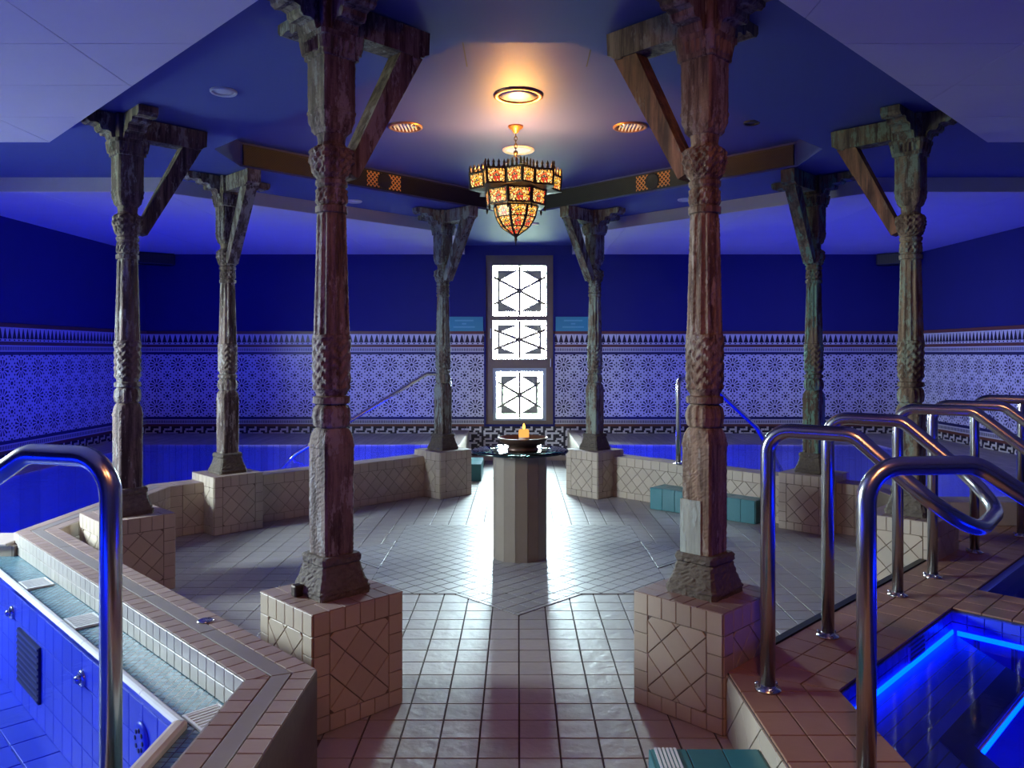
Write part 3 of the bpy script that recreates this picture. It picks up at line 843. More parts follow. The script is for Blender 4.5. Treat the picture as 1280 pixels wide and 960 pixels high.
# floor-side faces of the left kerb (visible from inside the pavilion)
face(kl, (LR[3][0], LR[3][1]), (LR[4][0], LR[4][1]), 0, KZ, M['ped'])
face(kl, (LR[2][0], LR[2][1]), (LR[3][0], LR[3][1]), 0, KZ, M['ped'])
face(kl, LR[4], (LR[4][0], YB), 0, KZ, M['ped'], (.15, .14))
face(kr, RL[3], RL[2], 0, KZ, M['ped'])
face(kr, (RL[4][0], YB), RL[3], 0, KZ, M['ped'], (.15, .14))
face(kr, (RL[1][0] , RL[1][1]), (RL[0][0], RL[0][1]), PZ, KZ, M['ped'], (.3, .17))
face(kl, LR[1], (LR[0][0], 1.0), 0, KZ - .01, M['kerb'], (.15, .14))
# gutter-side face: two rows of upright tiles
GZ = .295
A, B = LL[2], LL[1]
face(kl, A, B, GZ, KZ, M['kerbface'], (.072, .062))
face(kl, B, (LL[1][0], 1.2), GZ, KZ, M['kerbface'], (.072, .062))

# ------------------------------------------------------------------ gutter, foot pool (beside the camera)
gut = struct(empty('overflow_gutter'))
GW = .165
GP = [(LL[0][0] - GW / 2, YF), (LL[1][0] - GW / 2, LL[1][1] - GW / 2 * math.tan(math.pi / 8)), (LL[2][0] - GW / 2 * 1.0, 4.74 - .0)]
# path parallel to the kerb's pool side
def offset_path(pts, d):
    L, R = path_prism(pts, 2 * d); return L
base = [LL[0], LL[1], LL[2]]
g_in = [LL[0], LL[1], LL[2]]
g_out = offset_path([LL[0], LL[1], LL[2]], GW)
g_out[-1] = (g_out[-1][0], g_out[-1][1])
n_out = offset_path([LL[0], LL[1], LL[2]], GW + .03)
prism('gutter_floor', g_in + g_out[::-1], -.75, GZ, M['mosaic'], gut)
# rounded rim of the foot pool
def rim(a, b, mat, nm='rim_tile', wd=.047):
    a, b = Vector((*a, 0)), Vector((*b, 0)); L = (b - a).length; u = (b - a).normalized(); k = max(1, round(L / .33))
    for p, q in even(0, L, k):
        m0, m1 = a + u * (p + .002), a + u * (q - .002)
        side = Vector((0, 0, 1)).cross(u)
        V, F = [], []; prof = [(-.004, .10), (-.004, .016), (.0, .022), (.006, .026), (wd * .6, .026), (wd * .85, .022), (wd, .014), (wd, -.02)]
        for mm in (m0, m1):
            for (s, z) in prof: V.append(mm + side * s + Vector((0, 0, GZ + z - (0.10 if s == -.004 and z == .10 else 0))))
        n = len(prof)
        for i in range(n - 1): F.append((i, i + 1, n + i + 1, n + i))
        F += [tuple(range(n))[::-1], tuple(range(n, 2 * n))]
        mesh_obj(nm, V, F, mat, gut)
rim(g_out[1], g_out[2], M['white'], wd=.03); rim((g_out[1][0], 1.0), g_out[1], M['nosing'])
prism('pool_wall', g_out + n_out[::-1], -.75, GZ + .012, M['pooltile'], gut)
# wall tiles of the foot pool under the rim
A, B = n_out[2], n_out[1]
pw = struct(empty('foot_pool_wall'))
FZ = -.22
face(pw, A, B, FZ, GZ - .003, M['pooltile'], (.135, .13), 'pool_tile')
face(pw, B, (n_out[1][0], .9), FZ, GZ - .003, M['pooltile'], (.135, .13), 'pool_tile')
# separator between foot pool and main pool
sep = struct(empty('kerb_separator'))
box('kerb_core', XL, LL[2][0] + .05, 4.62, 4.86, -.75, DZ - .02, M['deck'], sep)
for p, q in even(XL, LL[2][0] + .02, 8): box('rim_tile', p + .002, q - .002, 4.60, 4.88, DZ - .02, DZ, M['nosing'], sep, .006)
fp = struct(empty('foot_pool_floor', (0, 0, FZ - .01)))
ffp = [(XL, YF), (n_out[0][0], YF), (n_out[1]), (n_out[2]), (n_out[2][0], 4.62), (XL, 4.62)]
prism('pool_floor_bed', ffp, -.3, 0, M['basin'], fp)
cells = rotcells(rects(-2.6, 1.2, 1.4, 6.6, .21, .21), math.pi / 4)
cells = [c for c in cells if (lambda x, y: XL < x < -1.3 and y > .6 and y < 4.6 and x + y < 1.6)(sum(p[0] for p in c) / 4, sum(p[1] for p in c) / 4)]
lay(fp, 'pool_tile', cells, None, frame((0, 0, 0), (1, 0, 0), (0, 1, 0)), M['pooltile'], t=.01, gap=.008, limit=250)
wtr = mesh_obj('foot_pool_water', [(x, y, GZ + .012) for x, y in [(XL, YF), (n_out[0][0], YF), n_out[1], n_out[2], (n_out[2][0], 4.62), (XL, 4.62)]], [tuple(range(6))], M['stillwater'])
tag(wtr, 'clear still water of the blue lit pool inside the grated gutter', 'water', kind='stuff')

ud = (Vector((*LL[2], 0)) - Vector((*LL[1], 0))); glen = ud.length; ud.normalize(); vd = Vector((0, 0, 1)).cross(ud)
def grate(s, label):
    c = Vector((*LL[1], 0)) + ud * s + vd * (GW * .52)
    root = empty('drain_grate'); root.matrix_world = frame((c.x, c.y, GZ + .001), ud, vd); tag(root, label, 'drain', 'drain grates in the gutter')
    hx, hy = .085, .062
    for q in ((-hx, hx, -hy, -hy + .008), (-hx, hx, hy - .008, hy), (-hx, -hx + .008, -hy + .008, hy - .008), (hx - .008, hx, -hy + .008, hy - .008)):
        box('grate_frame', q[0], q[1], q[2], q[3], 0, .009, M['white'], root)
    box('grate_well', -hx + .008, hx - .008, -hy + .008, hy - .008, 0, .002, M['black'], root)
    k = 8
    for i in range(k):
        x = -hx + .016 + (2 * hx - .032) * i / (k - 1)
        box('grate_bar', x - .0035, x + .0035, -hy + .008, hy - .008, .002, .008, M['white'], root)
grate(.06, 'white drain grate at the corner where the gutter turns')
grate(1.38, 'white slotted drain grate midway along the gutter')
grate(2.18, 'white slotted drain grate at the far end of the gutter')
def wallpt(s, z):   # point on foot pool wall, s measured from the turning corner
    c = Vector((*n_out[1], 0)) + (Vector((*n_out[2], 0)) - Vector((*n_out[1], 0))).normalized() * s; return Vector((c.x, c.y, z))
nw = -vd * -1
def on_wall(name, s, z, label, cat):
    root = empty(name); nrm = Vector((-1, -1, 0)).normalized(); u = Vector((0, 0, 1)).cross(nrm)
    p = wallpt(s, z) + nrm * .006
    root.matrix_world = frame(p, u, (0, 0, 1)); return tag(root, label, cat)
for s, lb in ((.92, 'round water jet in the blue foot pool wall beside the dark suction grille'), (2.05, 'round water jet at the far end of the blue foot pool wall')):
    j = on_wall('water_jet', s, .19, lb, 'water jet'); 
    revolve('jet_ring', [(.034, 0), (.034, .008), (.024, .016), (.02, .004)], M['steel'], j, 20, cap=False); revolve('jet_nozzle', [(.018, 0), (.018, .02), (.012, .032), (.0005, .034)], M['steel'], j, 16)
j = on_wall('wall_outlet', .27, .17, 'round blue outlet cover on the foot pool wall near its corner', 'outlet')
revolve('cover', [(.062, 0), (.062, .006), (.05, .011), (.0005, .012)], M['pooltile'], j, 28)
for k in range(8):
    a = k * math.pi / 4; o = revolve('cover_hole', [(.008, .011), (.008, .0135), (.0005, .0135)], M['darknose'], j, 10); o.location = (.034 * math.cos(a), .034 * math.sin(a), 0)
j = on_wall('suction_grille', 1.72, .02, 'dark rectangular suction grille', None); j.parent = pw
box('grille_plate', -.19, .19, -.13, .13, 0, .012, M['darknose'], j)
for k in range(9): box('grille_slat', -.185, .185, -.122 + k * .0295, -.112 + k * .0295, .012, .017, M['blueband'], j)
o = empty('level_drain', (-1.26, 3.14, KZ)); tag(o, 'small round metal cap set into the grey kerb strip', 'cap'); revolve('cap', [(.032, 0), (.032, .004), (.026, .006), (.0005, .005)], M['steel'], o, 20)

# ------------------------------------------------------------------ main pool water, decks
box_l = [(XL, 4.86), (-2.93, 4.86), (-2.93, 6.36), (-.80, 8.49), (-.80, YB), (XL, YB)]
DX0, DX1, DYF = -4.6, 4.4, 9.55
def water(name, poly, label):
    p = ccw(poly); me = mesh_obj(name, [(x, y, WZ) for x, y in p], [tuple(range(len(p)))], M['water']); return tag(me, label, 'water', kind='stuff')
water('main_pool_water', [(DX0 - .02, 4.87), (-2.93, 4.87), (-2.93, 6.36), (-.80, 8.49), (-.80, DYF + .02), (DX0 - .02, DYF + .02)], 'rippled glowing blue water of the main pool behind the gutter kerb')
water('main_pool_water', [(DX1 + .02, 5.8), (2.93, 5.8), (2.93, 6.36), (.80, 8.49), (.80, DYF + .02), (DX1 + .02, DYF + .02)], 'rippled glowing blue water of the main pool behind the turquoise step')
deck = struct(empty('deck'))
for n_, a in (('deck_slab', (XL, -.9, DYF, YB)), ('deck_slab', (.9, XR, DYF, YB)), ('deck_slab', (XL, DX0, 4.86, DYF)), ('deck_slab', (DX1, XR, 5.85, DYF))):
    box(n_, a[0], a[1], a[2], a[3], -.75, DZ, M['deck'], deck)

# ------------------------------------------------------------------ terracotta platform with the two small pools
plat = struct(empty('platform'))
st = lambda s, t: ((t - s) / 2, (t + s) / 2)        # s = y - x, t = x + y
S1 = [(.82, YF), (1.19, YF), (1.19, 2.89), (.82, 3.06)]
S2 = [(.82, 3.06), (1.19, 2.89), (3.95, 5.65), (2.93, 5.65), (2.93, 5.17)]
S3 = [st(1.7, 5.96), st(1.7, 6.54), st(-2.4, 6.54), st(-2.4, 5.96)]
S4 = [st(1.7, 8.6), st(-2.4, 8.6), (5.5, 5.65), (3.95, 5.65)]
for p in (S1, S2, S3, S4): prism('platform_slab', p, -.75, PZ - .008, M['grout'], plat)
zf = frame((0, 0, PZ - .008), (1, 0, 0), (0, 1, 0))
lay(plat, 'platform_tile', rects(.82, 1.21, .9, 3.1, .123, .165, .82, .9), S1, zf, M['red'], t=.008, gap=.005)
gd = rotcells(rects(-2, 8, 0, 4, .155, .127, .02, 1.7 / R2 - .127 * 3), math.pi / 4)
lay(plat, 'platform_tile', gd, [(.82, 3.06), (1.19, 2.89), (3.2, 4.9), (2.93, 5.17)], zf, M['red'], t=.008, gap=.005)
lay(plat, 'platform_tile', gd, [(2.93, 5.17), (3.2, 4.9), (3.95, 5.65), (2.93, 5.65)], zf, M['red'], t=.008, gap=.005)
lay(plat, 'platform_tile', gd, [st(1.7, 5.96), st(1.7, 6.54), st(.2, 6.54), st(.2, 5.96)], zf, M['red'], t=.008, gap=.005)
gd2 = rotcells(rects(-2, 8, -4, 4, .155, .127, .02, 1.7 / R2 - .127 * 3), math.pi / 4)
lay(plat, 'platform_tile', gd2, [st(.2, 5.96), st(.2, 6.54), st(-1.2, 6.54), st(-1.2, 5.96)], zf, M['red'], t=.008, gap=.005)
face(plat, (.82, 1.2), (.82, 3.06), 0, PZ - .002, M['ped'], (.155, .125)) if False else None
fr_ = frame((.82, 3.06, 0), (0, -1, 0), (0, 0, 1))
panel = rotcells(rects(-3, 3, -3, 3, .145, .145), math.pi / 4)
lay(plat, 'platform_face_tile', panel, [(0, 0), (2.0, 0), (2.0, PZ - .01), (0, PZ - .01)], fr_, M['ped'])
# dark edge profile between platform and pavilion floor
a0, a1 = Vector((1.10, 3.345, 0)), Vector((2.90, 5.145, 0)); uu = (a1 - a0).normalized(); vv = Vector((0, 0, 1)).cross(uu)
o = box('trim_1', 0, (a1 - a0).length, 0, .035, 0, PZ + .004, M['black']); o.matrix_world = frame(a0, uu, vv); struct(o)
o = box('platform_edge', -.39, (a1 - a0).length, -.004, .0, 0, PZ - .01, M['kerb'], plat); o.matrix_local = frame(a0, uu, vv)

sp = struct(empty('small_pool'))
T1, T2 = .125, -.06
def prism_st(name, pts, z0, z1, mat, parent): return prism(name, pts, z0, z1, mat, parent)
# tread under the wall, following the pool outline
wallL = [(1.19, .8), (1.19, 2.89), st(1.7, 5.96), st(-1.2, 5.96)]
def off(pts, d): L, R = path_prism(pts, 2 * d); return R
in1 = off(wallL, .30); in2 = off(wallL, .40)
inr = off(wallL, .0)
M['tread'] = gridmat('pool_tread_tile', (.045, .085, .70), (.02, .03, .18), .05, 4.0, .006, .35, rot=math.pi / 4)
prism('pool_tread', wallL[:3] + [st(1.3, 5.96)] + in1[1::-1] if False else wallL[:3] + in1[2:0:-1] + [in1[0]], -.75, T1, M['tread'], sp)
prism('step_nosing', in1[:3] + in2[2::-1], -.75, T1 + .004, M['darknose'], sp)
prism('pool_end_wall', [st(1.7, 5.96), st(-1.2, 5.96), st(-1.2, 5.93), st(1.7, 5.93)], -.75, PZ - .012, M['poolgrid'], sp)
M['riserlit'] = M['pooltile']
in3 = off(wallL, .41)
prism('step_riser', in2[:3] + in3[2::-1], -.75, T1 - .004, M['pooltile'], sp)
prism('pool_floor_slab', [in3[0], in3[1], in3[2], st(1.2, 5.93), st(-1.2, 5.93), st(-1.2, 3.0), (1.9, .8)], -.75, T2 - .1, M['poolgrid'], sp)
# upper wall tiles
def face_st(A, B, z0, z1, parent, w=.075, h=.06): face(parent, A, B, z0, z1, M['pooltile'], (w, h), 'pool_tile')
face_st(wallL[1], wallL[2], T1 + .015, PZ - .012, sp)
face_st((1.19, .9), wallL[1], T1 + .015, PZ - .012, sp)
face_st(st(1.7, 5.93), st(-.6, 5.93), T1 + .015, PZ - .012, sp)
# blue LED strips at the foot of the wall and under the nosing
def led(a, b, z, hgt, nrm, label):
    a, b = Vector((*a, z)), Vector((*b, z)); u = (b - a); L = u.length
    root = empty('led_strip'); root.matrix_world = frame(a, u, (0, 0, 1))
    box('profile', 0, L, 0, hgt, .001, .008, M['white'], root); box('diffuser', .004, L - .004, .002, hgt - .002, .008, .0125, M['ledblue'], root)
    return tag(root, label, 'light strip')
led(wallL[1], wallL[2], T1 + .001, .026, None, 'blue LED strip along the long wall of small stepped pool')
led(st(1.66, 5.93), st(-.6, 5.93), T1 + .001, .026, None, 'blue LED strip along the end wall of small stepped pool')
led((in3[1][0] + .0, in3[1][1]), in3[2], T1 - .04, .026, None, 'blue LED strip below the dark nosing of small stepped pool')
pl = [wallL[1], wallL[2], st(-1.2, 5.93), st(-1.2, 3.0), (1.19, .0)]
o = mesh_obj('small_pool_water', [(x, y, T1 + .035) for x, y in ccw(pl)], [tuple(range(5))], M['stillwater']); tag(o, 'clear still water over the lit steps of small pool', 'water', kind='stuff')
# slotted inlet on the long wall
ci = Vector((*wallL[1], 0)).lerp(Vector((*wallL[2], 0)), .60); nn = Vector((1, -1, 0)).normalized(); ui = Vector((0, 0, 1)).cross(nn)
root = empty('pool_inlet'); root.matrix_world = frame((ci.x + nn.x * .006, ci.y + nn.y * .006, T1 + .065), ui, (0, 0, 1)); tag(root, 'slotted inlet plate in the wall of small stepped pool', 'inlet')
box('inlet_plate', -.10, .10, -.035, .035, 0, .008, M['pooltile'], root)
for k in range(3): box('inlet_slot', -.088, .088, -.024 + k * .02, -.016 + k * .02, .008, .0095, M['darknose'], root)
# second small pool beyond the walkway
sp2 = struct(empty('pool_basin'))
prism('pool_floor_slab', [st(1.64, 6.54), st(1.64, 8.6), st(-2.4, 8.6), st(-2.4, 6.54)], -.75, .02, M['poolgrid'], sp2)
prism('pool_wall', [st(1.7, 6.54), st(1.7, 8.6), st(1.64, 8.6), st(1.64, 6.54)], -.75, PZ - .01, M['pooltile'], sp2)
o = mesh_obj('second_pool_water', [(*p, .17) for p in [st(1.64, 6.54), st(-2.4, 6.54), st(-2.4, 8.6), st(1.64, 8.6)]], [(0, 1, 2, 3)], M['stillwater']); tag(o, 'dark blue water of small pool behind the walkway strip', 'water', kind='stuff')

# ------------------------------------------------------------------ pedestals
PH, PS = .48, .425
ped_lab = ['cream tiled pedestal beside the turning corner of the gutter kerb', 'cream tiled pedestal touching the corner of terracotta platform',
           'cream tiled pedestal in the angle at the far end of the gutter kerb', 'cream tiled pedestal behind the dark strip and handrails of platform',
           'cream tiled pedestal against the main pool kerb, its column limewashed', 'cream tiled pedestal against the main pool kerb, its column footed in bright green',
           'cream tiled pedestal flanking the window passage on the sloping rail side', 'cream tiled pedestal flanking the window passage on the turquoise step side']
def pedestal(x, y, label, faces, top):
    root = empty('tiled_pedestal', (x, y, 0), math.pi / 4); tag(root, label, 'pedestal', 'tiled pedestals of the pavilion')
    W = Matrix.Translation((x, y, 0)) @ Matrix.Rotation(math.pi / 4, 4, 'Z')
    h = PS / 2
    box('pedestal_core', -h, h, -h, h, 0, PH - .007, M['groutp'], root)
    dirs = {'a': ((-h, -h), (1, 0)), 'b': ((h, -h), (0, 1)), 'c': ((h, h), (-1, 0)), 'd': ((-h, h), (0, -1))}
    for k in faces:
        o_, u_ = dirs[k]
        panel_face(root, frame((o_[0], o_[1], .002), (*u_, 0), (0, 0, 1)), PS, PH - .004, M['ped'], world=W)
    e = h + .005; cells = []
    for p, q in even(-e, e, 6):
        cells += [[(p, -e), (q, -e), (q, -e + .12), (p, -e + .12)], [(p, e - .12), (q, e - .12), (q, e), (p, e)]]
    for p, q in even(-e + .12, e - .12, 3):
        cells += [[(-e, p), (-e + .12, p), (-e + .12, q), (-e, q)], [(e - .12, p), (e, p), (e, q), (e - .12, q)]]
    lay(root, 'top_tile', cells, None, frame((0, 0, PH - .007), (1, 0, 0), (0, 1, 0)), M['kerb'], t=.007, gap=.004)
# local faces: rotated 45 deg: a -> normal (+x,-y)... a: normal (sin45,-cos45); d: normal (-,-)
for i, (x, y) in enumerate(PEDS): pedestal(x, y, ped_lab[i], 'adbc' if i in (2, 3) else 'ad' + ('b' if i in (0, 1) else '') + ('c' if i in (0, 1) else ''), True)

# ------------------------------------------------------------------ columns
SEG = 48
def sup(th, a, p):
    c, s = abs(math.cos(th)), abs(math.sin(th)); return a / (c ** p + s ** p) ** (1 / p)
def carve(kind, th, z, amp):
    if kind == 'flute': return amp * (abs(math.sin(th * 6)) - .6)
    if kind == 'herring':
        k = ((th * 8 / (2 * math.pi)) % 1) - .5; return amp * math.sin(z * 130 + abs(k) * 9)
    if kind == 'gadroon': return amp * (abs(math.cos(th * 6)) - .5)
    if kind == 'leaf':
        return amp * (abs(math.cos(th * 4)) ** .5 - .5) + amp * .45 * math.sin(z * 150 + 3 * math.cos(th * 8))
    if kind == 'bead': return amp * (abs(math.cos(th * 12)) - .5)
    if kind == 'dentil': return amp * (1 if math.sin(th * 22) > 0 else -.6)
    return 0.0
def loft(name, keys, mat, parent, dz=.008, mesh=None, seed=1, rough=.0012):
    """keys: (z, half width, squareness, carve kind, amplitude)"""
    if mesh is None:
        rnd = random.Random(seed); V, F = [], []; zs = []
        for k0, k1 in zip(keys[:-1], keys[1:]):
            n = max(1, int((k1[0] - k0[0]) / dz))
            for i in range(n):
                f = i / n; zs.append((k0[0] + (k1[0] - k0[0]) * f, k0[1] + (k1[1] - k0[1]) * f, k0[2] + (k1[2] - k0[2]) * f, k0[3], k0[4]))
        zs.append(keys[-1])
        for z, a, p, kd, am in zs:
            for i in range(SEG):
                th = 2 * math.pi * (i + .5) / SEG
                r = sup(th, a, p) + carve(kd, th, z, am) + rnd.uniform(-rough, rough)
                V.append((r * math.cos(th), r * math.sin(th), z))
        for k in range(len(zs) - 1):
            for i in range(SEG):
                j = (i + 1) % SEG; F.append((k * SEG + i, k * SEG + j, (k + 1) * SEG + j, (k + 1) * SEG + i))
        F += [tuple(range(SEG))[::-1], tuple((len(zs) - 1) * SEG + i for i in range(SEG))]
        o = mesh_obj(name, V, F, mat, parent); return o
    o = bpy.data.objects.new(name, mesh); return link(o, parent)
C0 = ('', 0.0)
K_base = [(0, .122, 14, *C0), (.028, .124, 14, *C0), (.036, .117, 14, *C0), (.045, .116, 14, *C0), (.075, .104, 14, *C0), (.125, .092, 14, *C0), (.13, .088, 14, *C0), (.138, .096, 12, *C0), (.158, .097, 12, *C0), (.168, .088, 12, *C0)]
K_low = [(.16, .070, 14, *C0), (.30, .071, 14, *C0), (.615, .072, 14, *C0), (.62, .074, 14, 'bead', .003), (.632, .074, 14, 'bead', .003), (.64, .071, 11, *C0), (.668, .071, 6, *C0), (.695, .064, 3.4, *C0), (.70, .060, 3, *C0)]
K_shaft = [(.695, .060, 2.2, *C0), (.71, .076, 2.2, 'gadroon', .007), (.745, .083, 2.2, 'gadroon', .008), (.785, .076, 2.2, 'gadroon', .006), (.80, .064, 2, *C0), (.806, .083, 2, 'bead', .004), (.832, .083, 2, 'bead', .004), (.838, .066, 2, *C0),
           (.848, .068, 2.3, *C0), (.868, .078, 2.6, 'herring', .004), (1.07, .079, 2.6, 'herring', .004), (1.085, .082, 2.6, *C0), (1.095, .080, 2.4, *C0), (1.10, .074, 2.4, 'flute', .011), (1.60, .060, 2.4, 'flute', .009), (1.612, .060, 2.4, *C0),
           (1.616, .072, 2, 'bead', .005), (1.642, .072, 2, 'bead', .005), (1.648, .060, 2, *C0), (1.66, .068, 2, 'leaf', .008), (1.715, .066, 2, 'leaf', .008), (1.722, .062, 2, *C0), (1.735, .072, 2, 'bead', .004), (1.752, .072, 2, 'bead', .004), (1.758, .062, 2.3, *C0),
           (1.775, .070, 2.8, 'leaf', .010), (1.835, .084, 3.2, 'leaf', .013), (1.885, .080, 3.2, 'leaf', .012), (1.90, .064, 2.5, *C0), (1.912, .058, 2.2, 'bead', .004), (1.945, .060, 2.6, *C0), (1.955, .062, 4, *C0)]
K_shaft = [(z, a * .93, p, k, m_) for z, a, p, k, m_ in K_shaft]
K_up = [(1.95, .060, 4, *C0), (1.965, .066, 5, 'leaf', .005), (2.005, .074, 9, 'leaf', .004), (2.03, .076, 14, *C0), (2.036, .079, 14, *C0), (2.046, .079, 14, *C0), (2.05, .076, 14, *C0), (2.27, .077, 14, *C0)]
K_cap = [(2.262, .078, 14, *C0), (2.266, .088, 14, *C0), (2.282, .088, 14, *C0), (2.288, .092, 14, 'dentil', .006), (2.335, .099, 14, 'dentil', .006), (2.34, .104, 14, *C0), (2.36, .106, 14, *C0), (2.366, .090, 14, *C0), (2.40, .092, 14, *C0), (2.515, .092, 14, *C0)]
BP = [(.02, 2.35), (.10, 2.352), (.112, 2.37), (.118, 2.395), (.135, 2.403), (.165, 2.398), (.178, 2.412), (.18, 2.432), (.205, 2.44), (.232, 2.434), (.25, 2.446), (.254, 2.462), (.29, 2.463), (.318, 2.452), (.345, 2.458), (.362, 2.478), (.362, 2.512), (.02, 2.512)]
def extr(name, poly, w, mat, parent, rot=0.0, bevel=.006):
    """outline in (radial d, z), extruded across by w"""
    p = ccw(poly); n = len(p)
    V = [(d, -w / 2, z) for d, z in p] + [(d, w / 2, z) for d, z in p]
    tris = tessellate_polygon([[Vector((d, z, 0)) for d, z in p]]); F = []
    for a, b, c in tris:
        ar = (p[b][0] - p[a][0]) * (p[c][1] - p[a][1]) - (p[c][0] - p[a][0]) * (p[b][1] - p[a][1])
        if ar < 0: b, c = c, b
        F += [(a, b, c), (a + n, c + n, b + n)]
    F += [(i, i + n, (i + 1) % n + n, (i + 1) % n) for i in range(n)]
    o = mesh_obj(name, V, F, mat, parent); o.rotation_euler = (0, 0, rot); return o
COLMESH = {}
col_lab = ['grey weathered carved column with cracked square foot, by the gutter corner', 'red-brown carved column with a pale square patch let into its foot',
           'dark carved column with grey bracket at the far end of the gutter', 'green-tinged carved column behind the platform handrails',
           'carved column with limewashed faces against the main pool kerb', 'carved column with bright green painted foot',
           'pale green carved column flanking the window, in front of the sloping pool rail', 'pale green carved column flanking the window, on the turquoise step side']
ROT = [45, 135, 45, 135, -45, 225, -45, 225]
def column(i):
    x, y = PEDS[i]; w = WOODS[i]
    root = empty('carved_column', (x, y, PH), math.radians(ROT[i])); tag(root, col_lab[i], 'column', 'carved wooden columns of the pavilion')
    def part(nm, keys, mat, key, **kw):
        if key not in COLMESH:
            o = loft(nm, keys, mat, root, **kw); COLMESH[key] = o.data
        else: o = link(bpy.data.objects.new(nm, COLMESH[key]), root)
        o.material_slots[0].link = 'OBJECT'; o.material_slots[0].material = mat
        return o
    part('stone_base', K_base, M['stone'], 'base', rough=.0035)
    part('lower_block', K_low, w, 'low', rough=.0016)
    part('shaft', K_shaft, w, 'shaft', dz=.0065)
    part('upper_block', K_up, w, 'up')
    part('capital', K_cap, w, 'cap', dz=.01)
    for k in (1, 2, 3): extr('bracket', BP, .115, w, root, k * math.pi / 2)
    sm = M['strut_red'] if i in (1, 3) else w
    arm = extr('bracket_arm', [(.02, 2.385), (.40, 2.385), (.405, 2.378), (.43, 2.378), (.435, 2.39), (.455, 2.39), (.46, 2.40), (.485, 2.41), (.49, 2.512), (.02, 2.512)], .115, w, root)
    extr('strut', [(.33, 2.386), (.455, 2.386), (.105, 1.775), (.045, 1.80)], .092, sm, root)
    if i == 1:
        # repaired corner of the foot: a new pale block let into the worn wood
        box('repair_patch', -.028, .0745, .060, .0765, .165, .395, M['patch'], root, .002)
    if i == 0: box('stone_knob', -.16, -.12, .02, .06, .0, .05, M['iron'], root, .008)
for i in range(8): column(i)

# ------------------------------------------------------------------ table, bowl, candle
TX, TY = .012, 5.74
tb = empty('round_table', (TX, TY, .004)); tag(tb, 'round glass topped table on a faceted pale pillar, on the star floor', 'table')
n = 14; r = .197
for k in range(n):
    a0, a1 = 2 * math.pi * k / n + .05, 2 * math.pi * (k + 1) / n + .05
    g_ = .006
    p = [(r * math.cos(a0 + g_), r * math.sin(a0 + g_)), (r * math.cos(a1 - g_), r * math.sin(a1 - g_)), (.16 * math.cos(a1), .16 * math.sin(a1)), (.16 * math.cos(a0), .16 * math.sin(a0))]
    prism('pillar_panel', p, 0, .762, M['tablewood'], tb)
revolve('pillar_core', [(.175, 0), (.175, .764)], M['tablewood'], tb, 28)
revolve('glass_top', [(.34, .766), (.352, .769), (.354, .775), (.350, .781), (.34, .783)], M['tableglass'], tb, 64)
revolve('top_rim', [(.354, .7695), (.3565, .775), (.354, .7805)], simple('glass_edge_dark', (.012, .03, .03), .15, var=.1), tb, 64, cap=False)
bw = empty('bronze_bowl', (TX + .02, TY - .02, .788)); tag(bw, 'shallow dark bronze bowl on glass table top', 'bowl')
revolve('foot_ring', [(.115, 0), (.118, .01), (.105, .03), (.10, .03)], M['bowl'], bw, 40)
revolve('dish', [(.09, .028), (.13, .038), (.165, .062), (.182, .088), (.185, .094), (.180, .095), (.160, .068), (.12, .048), (.0005, .042)], M['bowl'], bw, 48)
cd = empty('pillar_candle', (TX + .028, TY - .02, .832)); tag(cd, 'short glowing pillar candle burning in the bronze bowl', 'candle')
revolve('wax_body', [(.036, 0), (.038, .01), (.038, .05)], M['wax'], cd, 24)
revolve('glowing_wax', [(.038, .05), (.038, .095), (.034, .106), (.026, .100), (.0005, .096)], M['waxglow'], cd, 24)
tube('wick', [(0, 0, .095), (.001, 0, .112)], .0018, M['black'], cd, 6)
revolve('flame', [(.0005, .105), (.008, .112), (.011, .122), (.007, .138), (.0005, .152)], M['flame'], cd, 14)
l = bpy.data.lights.new('candle_light', 'POINT'); l.energy = .8; l.color = (1, .45, .1); l.shadow_soft_size = .015
lo = bpy.data.objects.new('candle_light', l); COL.objects.link(lo); lo.location = (TX + .028, TY - .02, 1.0)

# ------------------------------------------------------------------ hanging lantern
LX, LY = -.02, CY - .03
lan = empty('hanging_lantern', (LX, LY, ZD)); tag(lan, 'star-shaped Moorish lantern with stained glass hanging from blue ceiling', 'lantern')
Z = lambda z: z - ZD
revolve('ceiling_cup', [(.058, 0), (.055, -.012), (.03, -.03), (.022, -.045), (.012, -.055)], M['copper'], lan, 24)
for k in range(5):
    z0 = Z(3.148) - k * .028
    pts = [(.010 * math.cos(a) * (1 if k % 2 else 0), .010 * math.cos(a) * (0 if k % 2 else 1), z0 - .014 + .020 * math.sin(a)) for a in [2 * math.pi * i / 12 for i in range(13)]]
    tube('chain_link', pts, .0032, M['iron'], lan, 6)
revolve('hub_ball', [(.0005, Z(3.02)), (.014, Z(3.012)), (.018, Z(2.998)), (.012, Z(2.985)), (.0005, Z(2.98))], M['iron'], lan, 14)
R1, zt, zb_ = .365, 2.835, 2.715
star = []
for k in range(16):
    a = math.radians(-90 + 8) + k * math.pi / 8; rr = R1 if k % 2 == 0 else R1 / R2 / math.cos(math.pi / 8)
    star.append((rr * math.cos(a), rr * math.sin(a)))
star = [(x * .97, y * .97) for x, y in star]
for k in range(5):
    a = k * 2 * math.pi / 5 + .3; tube('chain', [(0, 0, Z(2.985)), (.2 * math.cos(a), .2 * math.sin(a), Z(zt) + .01)], .003, M['iron'], lan, 6)
